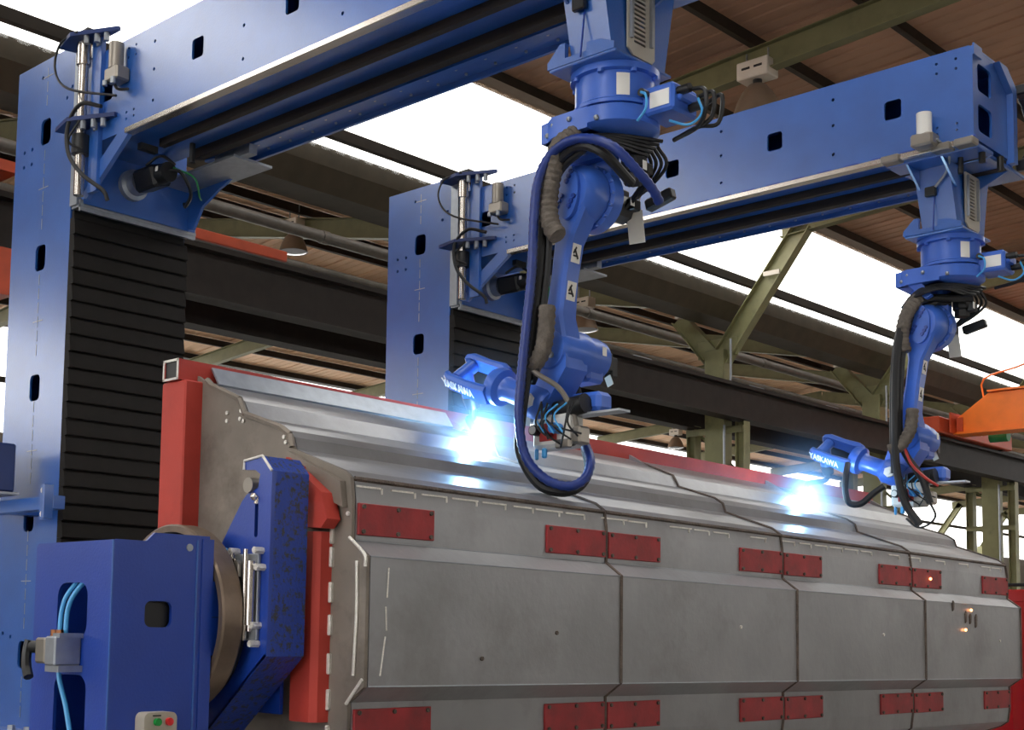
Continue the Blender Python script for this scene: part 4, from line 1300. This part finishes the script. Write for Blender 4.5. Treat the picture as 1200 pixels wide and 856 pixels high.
parts('motor_label', MB().box(-3.745, -3.715, 2.283, 2.29, 1.25, 1.29).box(-3.745, -3.715, 2.283, 2.29, 1.2, 1.215), 'label', hs)
parts('inner_frame', MB().box(-3.78, -3.72, 2.5, 2.58, 1.36, 1.62).box(x1 - .1, x1 - .02, 2.38, 2.52, 1.45, 1.6), 'black', hs)
tl = MB().tube([(-3.87, 2.25, 1.46), (-3.87, 2.255, 1.54), (-3.85, 2.27, 1.6), (-3.8, 2.32, 1.68)], .008, 8)
tl.tube([(-3.835, 2.25, 1.46), (-3.835, 2.255, 1.54), (-3.81, 2.27, 1.6), (-3.76, 2.32, 1.68)], .008, 8)
part('air_hose', tl, 'air_hose', hs, label='two light blue air hoses into the upper opening')
part('air_hose', MB().tube([(-3.84, 2.235, 1.38), (-3.835, 2.235, 1.32), (-3.8, 2.24, 1.24), (-3.77, 2.245, 1.14)], .008, 8), 'air_hose', hs, label='light blue air hose below the valve')
vb = part('hand_valve', MB().box(-3.88, -3.82, 2.17, 2.264, 1.37, 1.45, .006), 'alu', hs, label='aluminium hand lever valve')
part('valve_body', MB().box(-3.82, -3.76, 2.17, 2.264, 1.365, 1.455, .005).box(-3.79, -3.75, 2.18, 2.264, 1.45, 1.465).box(-3.83, -3.75, 2.18, 2.264, 1.345, 1.365), 'zinc', vb)
parts('fitting', MB().cyl((-3.87, 2.23, 1.45), (-3.87, 2.23, 1.475), .012, seg=6).cyl((-3.835, 2.23, 1.45), (-3.835, 2.23, 1.475), .012, seg=6).cyl((-3.84, 2.23, 1.35), (-3.84, 2.23, 1.37), .012, seg=6), 'copper', vb)
part('valve_lever', MB().cyl((-3.88, 2.2, 1.42), (-3.93, 2.19, 1.42), .02).tube([(-3.94, 2.185, 1.44), (-3.945, 2.18, 1.4), (-3.935, 2.175, 1.36), (-3.91, 2.17, 1.325)], .016, 8), 'black', vb)
bx = part('button_box', MB().prism(rrect(2.365, 2.485, 1.1, 1.227, .02), 'yz', x1, x1 + .05), 'grey_box', hs, label='beige push button box')
part('push_button', MB().cyl((x1 + .05, 2.41, 1.198), (x1 + .062, 2.41, 1.198), .012), 'btn_green', bx, label='green push button')
part('push_button', MB().cyl((x1 + .05, 2.453, 1.198), (x1 + .062, 2.453, 1.198), .012), 'btn_red', bx, label='red push button')
part('button_mark', MB().box(x1 + .05, x1 + .0515, 2.395, 2.425, 1.215, 1.219), 'ink', bx)
AX = V((-3.86, 0, 1.52))
part('bearing_ring', MB().lathe([(.292, 2.645), (.312, 2.645), (.318, 2.652), (.318, 2.722), (.312, 2.73), (.292, 2.73), (.292, 2.645)], (AX.x, 0, AX.z), (0, 1, 0), 64, caps=False), 'rust_ring', hs, label='large worn steel slewing ring')
part('hub', MB().lathe([(.291, 2.715), (.291, 2.76)], (AX.x, 0, AX.z), (0, 1, 0), 48).lathe([(.2, 2.62), (.2, 2.72)], (AX.x, 0, AX.z), (0, 1, 0), 48), 'black', hs)
parts('ring_guard', MB().box(x1 - .07, x1 + .0, y1, y1 + .055, 1.525, 1.64).box(x1 - .07, x1 + .0, y1, y1 + .055, 1.40, 1.522).box(x1 - .1, x1 - .03, y1, y1 + .04, 1.26, 1.395), D, hs)

# rotating fixture arm bolted to the ring and the body
ar = thing('fixture_arm', 'blue hooked clamping arm with chrome cylinder, between the ring and the red channel', 'clamp', (-3.86, 2.8, 1.52))
out = [(-3.619, 2.02), (-3.619, 2.05), (-3.6, 2.058), (-3.523, 2.06), (-3.472, 2.008), (-3.476, 1.40), (-3.53, 1.36), (-3.83, 1.10), (-3.95, 1.10), (-4.1, 1.25), (-4.1, 1.5),
       (-3.9, 1.72), (-3.77, 1.73), (-3.628, 1.915), (-3.605, 1.935), (-3.545, 1.955), (-3.535, 2.0), (-3.56, 2.015)]
slot = rrect(-3.558, -3.54, 1.79, 1.93, .008)
part('arm_plate', MB().prism(out, 'xz', 2.772, 2.787, [slot]), D, ar)
ch = MB()
ch.prism([(-3.523, 2.06), (-3.472, 2.008), (-3.476, 1.40), (-3.488, 1.40), (-3.484, 2.004), (-3.529, 2.05)], 'xz', 2.787, 2.93)
parts('arm_flange', ch, 'worn_blue', ar, label='scuffed blue side flange')
parts('arm_flange', MB().prism([(-3.628, 1.915), (-3.77, 1.73), (-3.775, 1.735), (-3.634, 1.922)], 'xz', 2.787, 2.86).prism([(-3.476, 1.40), (-3.83, 1.10), (-3.835, 1.107), (-3.484, 1.408)], 'xz', 2.772, 2.93), 'worn_blue', ar)
part('arm_back', MB().box(-4.1, -3.62, 2.95, 2.965, 1.2, 1.7), D, ar)
parts('arm_web', MB().box(-3.9, -3.5, 2.787, 2.95, 1.40, 1.42).box(-3.9, -3.88, 2.787, 2.95, 1.15, 1.7), D, ar)
part('hook_edge', MB().tube([(-3.62, 2.77, 2.02), (-3.619, 2.77, 2.05), (-3.523, 2.77, 2.06), (-3.472, 2.77, 2.008)], .005, 6, 0), 'bead', ar, label='bare metal edge of the hook')
part('pin', MB().cyl((-3.585, 2.76, 1.965), (-3.585, 3.02, 1.965), .026), 'alu', ar, label='pale round pin end')
part('slide_bolt', MB().sphere((-3.555, 2.765, 1.925), .014, 10, 6).cyl((-3.55, 2.77, 1.9), (-3.55, 2.78, 1.93), .008), 'chrome', ar)
cy = part('clamp_cylinder', MB().box(-3.645, -3.515, 2.758, 2.772, 1.45, 1.735, .003), 'zinc', ar, label='shiny pneumatic clamp cylinder')
part('tie_rod', MB().cyl((-3.64, 2.745, 1.53), (-3.64, 2.745, 1.74), .008), 'chrome', cy)
part('tie_rod', MB().cyl((-3.622, 2.745, 1.5), (-3.622, 2.745, 1.72), .007), 'chrome', cy)
part('tie_rod', MB().cyl((-3.56, 2.742, 1.45), (-3.56, 2.742, 1.75), .009), 'chrome', cy)
parts('cylinder_tube', MB().cyl((-3.53, 2.74, 1.5), (-3.53, 2.74, 1.71), .014).cyl((-3.542, 2.75, 1.48), (-3.542, 2.75, 1.68), .008), 'chrome', cy)
parts('piston_rod', MB().cyl((-3.595, 2.742, 1.46), (-3.595, 2.742, 1.58), .013).cyl((-3.595, 2.742, 1.66), (-3.595, 2.742, 1.7), .008).cyl((-3.605, 2.735, 1.7), (-3.605, 2.75, 1.7), .014), 'alu', cy)
part('grip', MB().cyl((-3.595, 2.742, 1.595), (-3.595, 2.742, 1.63), .016), 'black', cy)
bo = MB()
for (x, z) in ((-3.64, 1.745), (-3.51, 1.745), (-3.5, 1.69), (-3.515, 1.5), (-3.52, 1.44), (-3.645, 1.445)):
    bo.cyl((x, 2.735, z), (x, 2.772, z), .012, seg=6)
part('clamp_bolt', bo, 'bead', cy, kind='stuff')
part('air_hose', MB().tube([(-3.69, 2.76, 1.745), (-3.67, 2.745, 1.75), (-3.65, 2.742, 1.71), (-3.648, 2.745, 1.6), (-3.655, 2.75, 1.52)], .006, 6), 'air_hose', cy)

# far tailstock and curtain behind the far end of the body
tsx = thing('positioner_tailstock', 'blue tailstock base barely seen under the far end of the grey body', 'machine', (-4.5, 9.9, 0))
part('housing', MB().box(-4.8, -4.3, 9.75, 10.15, 0, 1.0, .01), D, tsx)
part('hub', MB().lathe([(.2, 9.4), (.2, 9.77)], (-4.5, 0, 1.47), (0, 1, 0), 32), 'rust_ring', tsx)
part('housing_top', MB().box(-4.7, -4.32, 9.77, 10.1, 1.0, 1.6, .01), D, tsx)
cu = thing('welding_curtain', 'red welding curtain screen hanging behind the far end of the grey body', 'curtain', (-4.4, 11.2, 0))
rs = []
for k in range(36):
    x = -5.25 + k * .05
    rs.append((x, 11.2 + .018 * math.sin(k * .9) + .01 * math.sin(k * 2.3)))
mb = MB()
n = len(rs)
mb.add([V((x, y, .15)) for x, y in rs] + [V((x, y, 1.80)) for x, y in rs] + [V((x, y + .003, .15)) for x, y in rs] + [V((x, y + .003, 1.80)) for x, y in rs],
       [(i, i + 1, i + 1 + n, i + n) for i in range(n - 1)] + [(i + 2 * n, i + 3 * n, i + 1 + 3 * n, i + 1 + 2 * n) for i in range(n - 1)])
part('curtain_sheet', mb, 'curtain', cu)
part('curtain_hem', MB().box(-5.25, -3.5, 11.185, 11.22, 1.80, 1.90, .005), 'curtain', cu)
parts('frame', MB().cyl((-5.3, 11.22, 1.94), (-3.45, 11.22, 1.94), .015).cyl((-5.27, 11.25, 0), (-5.27, 11.25, 1.94), .018).cyl((-3.48, 11.25, 0), (-3.48, 11.25, 1.94), .018)
     .box(-5.3, -5.24, 11.0, 11.5, 0, .03).box(-3.51, -3.45, 11.0, 11.5, 0, .03), 'black', cu)

# the body, its positioner and clamp are drawn at 1:1.09; this is their true size and place
for o in (body, hs, ar):
    l0 = o.location.copy()
    o.scale = (1.09, 1.09, 1.09)
    o.location = (l0.x * 1.09, l0.y * 1.09, l0.z * 1.09 - 0.135)

# ------------------------------------------------------------------ control cabinet on a bracket at the left edge
cb = thing('control_panel', 'dark blue control box on a blue bracket arm at the left edge', 'control box', (-7.7, 4.0, 2.29))
part('enclosure', MB().box(-8.1, -7.655, 3.85, 4.1, 2.29, 2.59, .01), 'cabinet_blue', cb)
part('tray', MB().box(-8.12, -7.635, 3.83, 4.12, 2.272, 2.288), 'zinc', cb)
part('bracket_arm', MB().box(-8.1, -7.12, 4.06, 4.14, 2.16, 2.24, .004), 'beam_blue', cb)
fp = part('fixing_plate', MB().box(-7.24, -7.15, 4.04, 4.06, 2.1, 2.3), 'beam_blue', cb)
part('bracket_stay', MB().box(-7.8, -7.7, 4.14, 4.3, 2.16, 2.24), 'beam_blue', cb)
fp2 = part('fixing_plate', MB().box(-7.15, -7.12, 4.0, 4.06, 2.1, 2.3, .003), 'beam_blue', cb)
bo = MB()
for z in (2.13, 2.27):
    for xx in (-7.2,):
        bo.cyl((xx, 4.03, z), (xx, 4.06, z), .018, seg=6)
parts('bolt', bo, 'bead', fp2)
part('notice', MB().box(-7.76, -7.68, 3.846, 3.85, 2.37, 2.44), 'label', cb)
parts('switch', MB().cyl((-7.69, 3.83, 2.55), (-7.69, 3.85, 2.55), .02).cyl((-7.7, 3.84, 2.5), (-7.7, 3.85, 2.5), .008), 'white', cb)
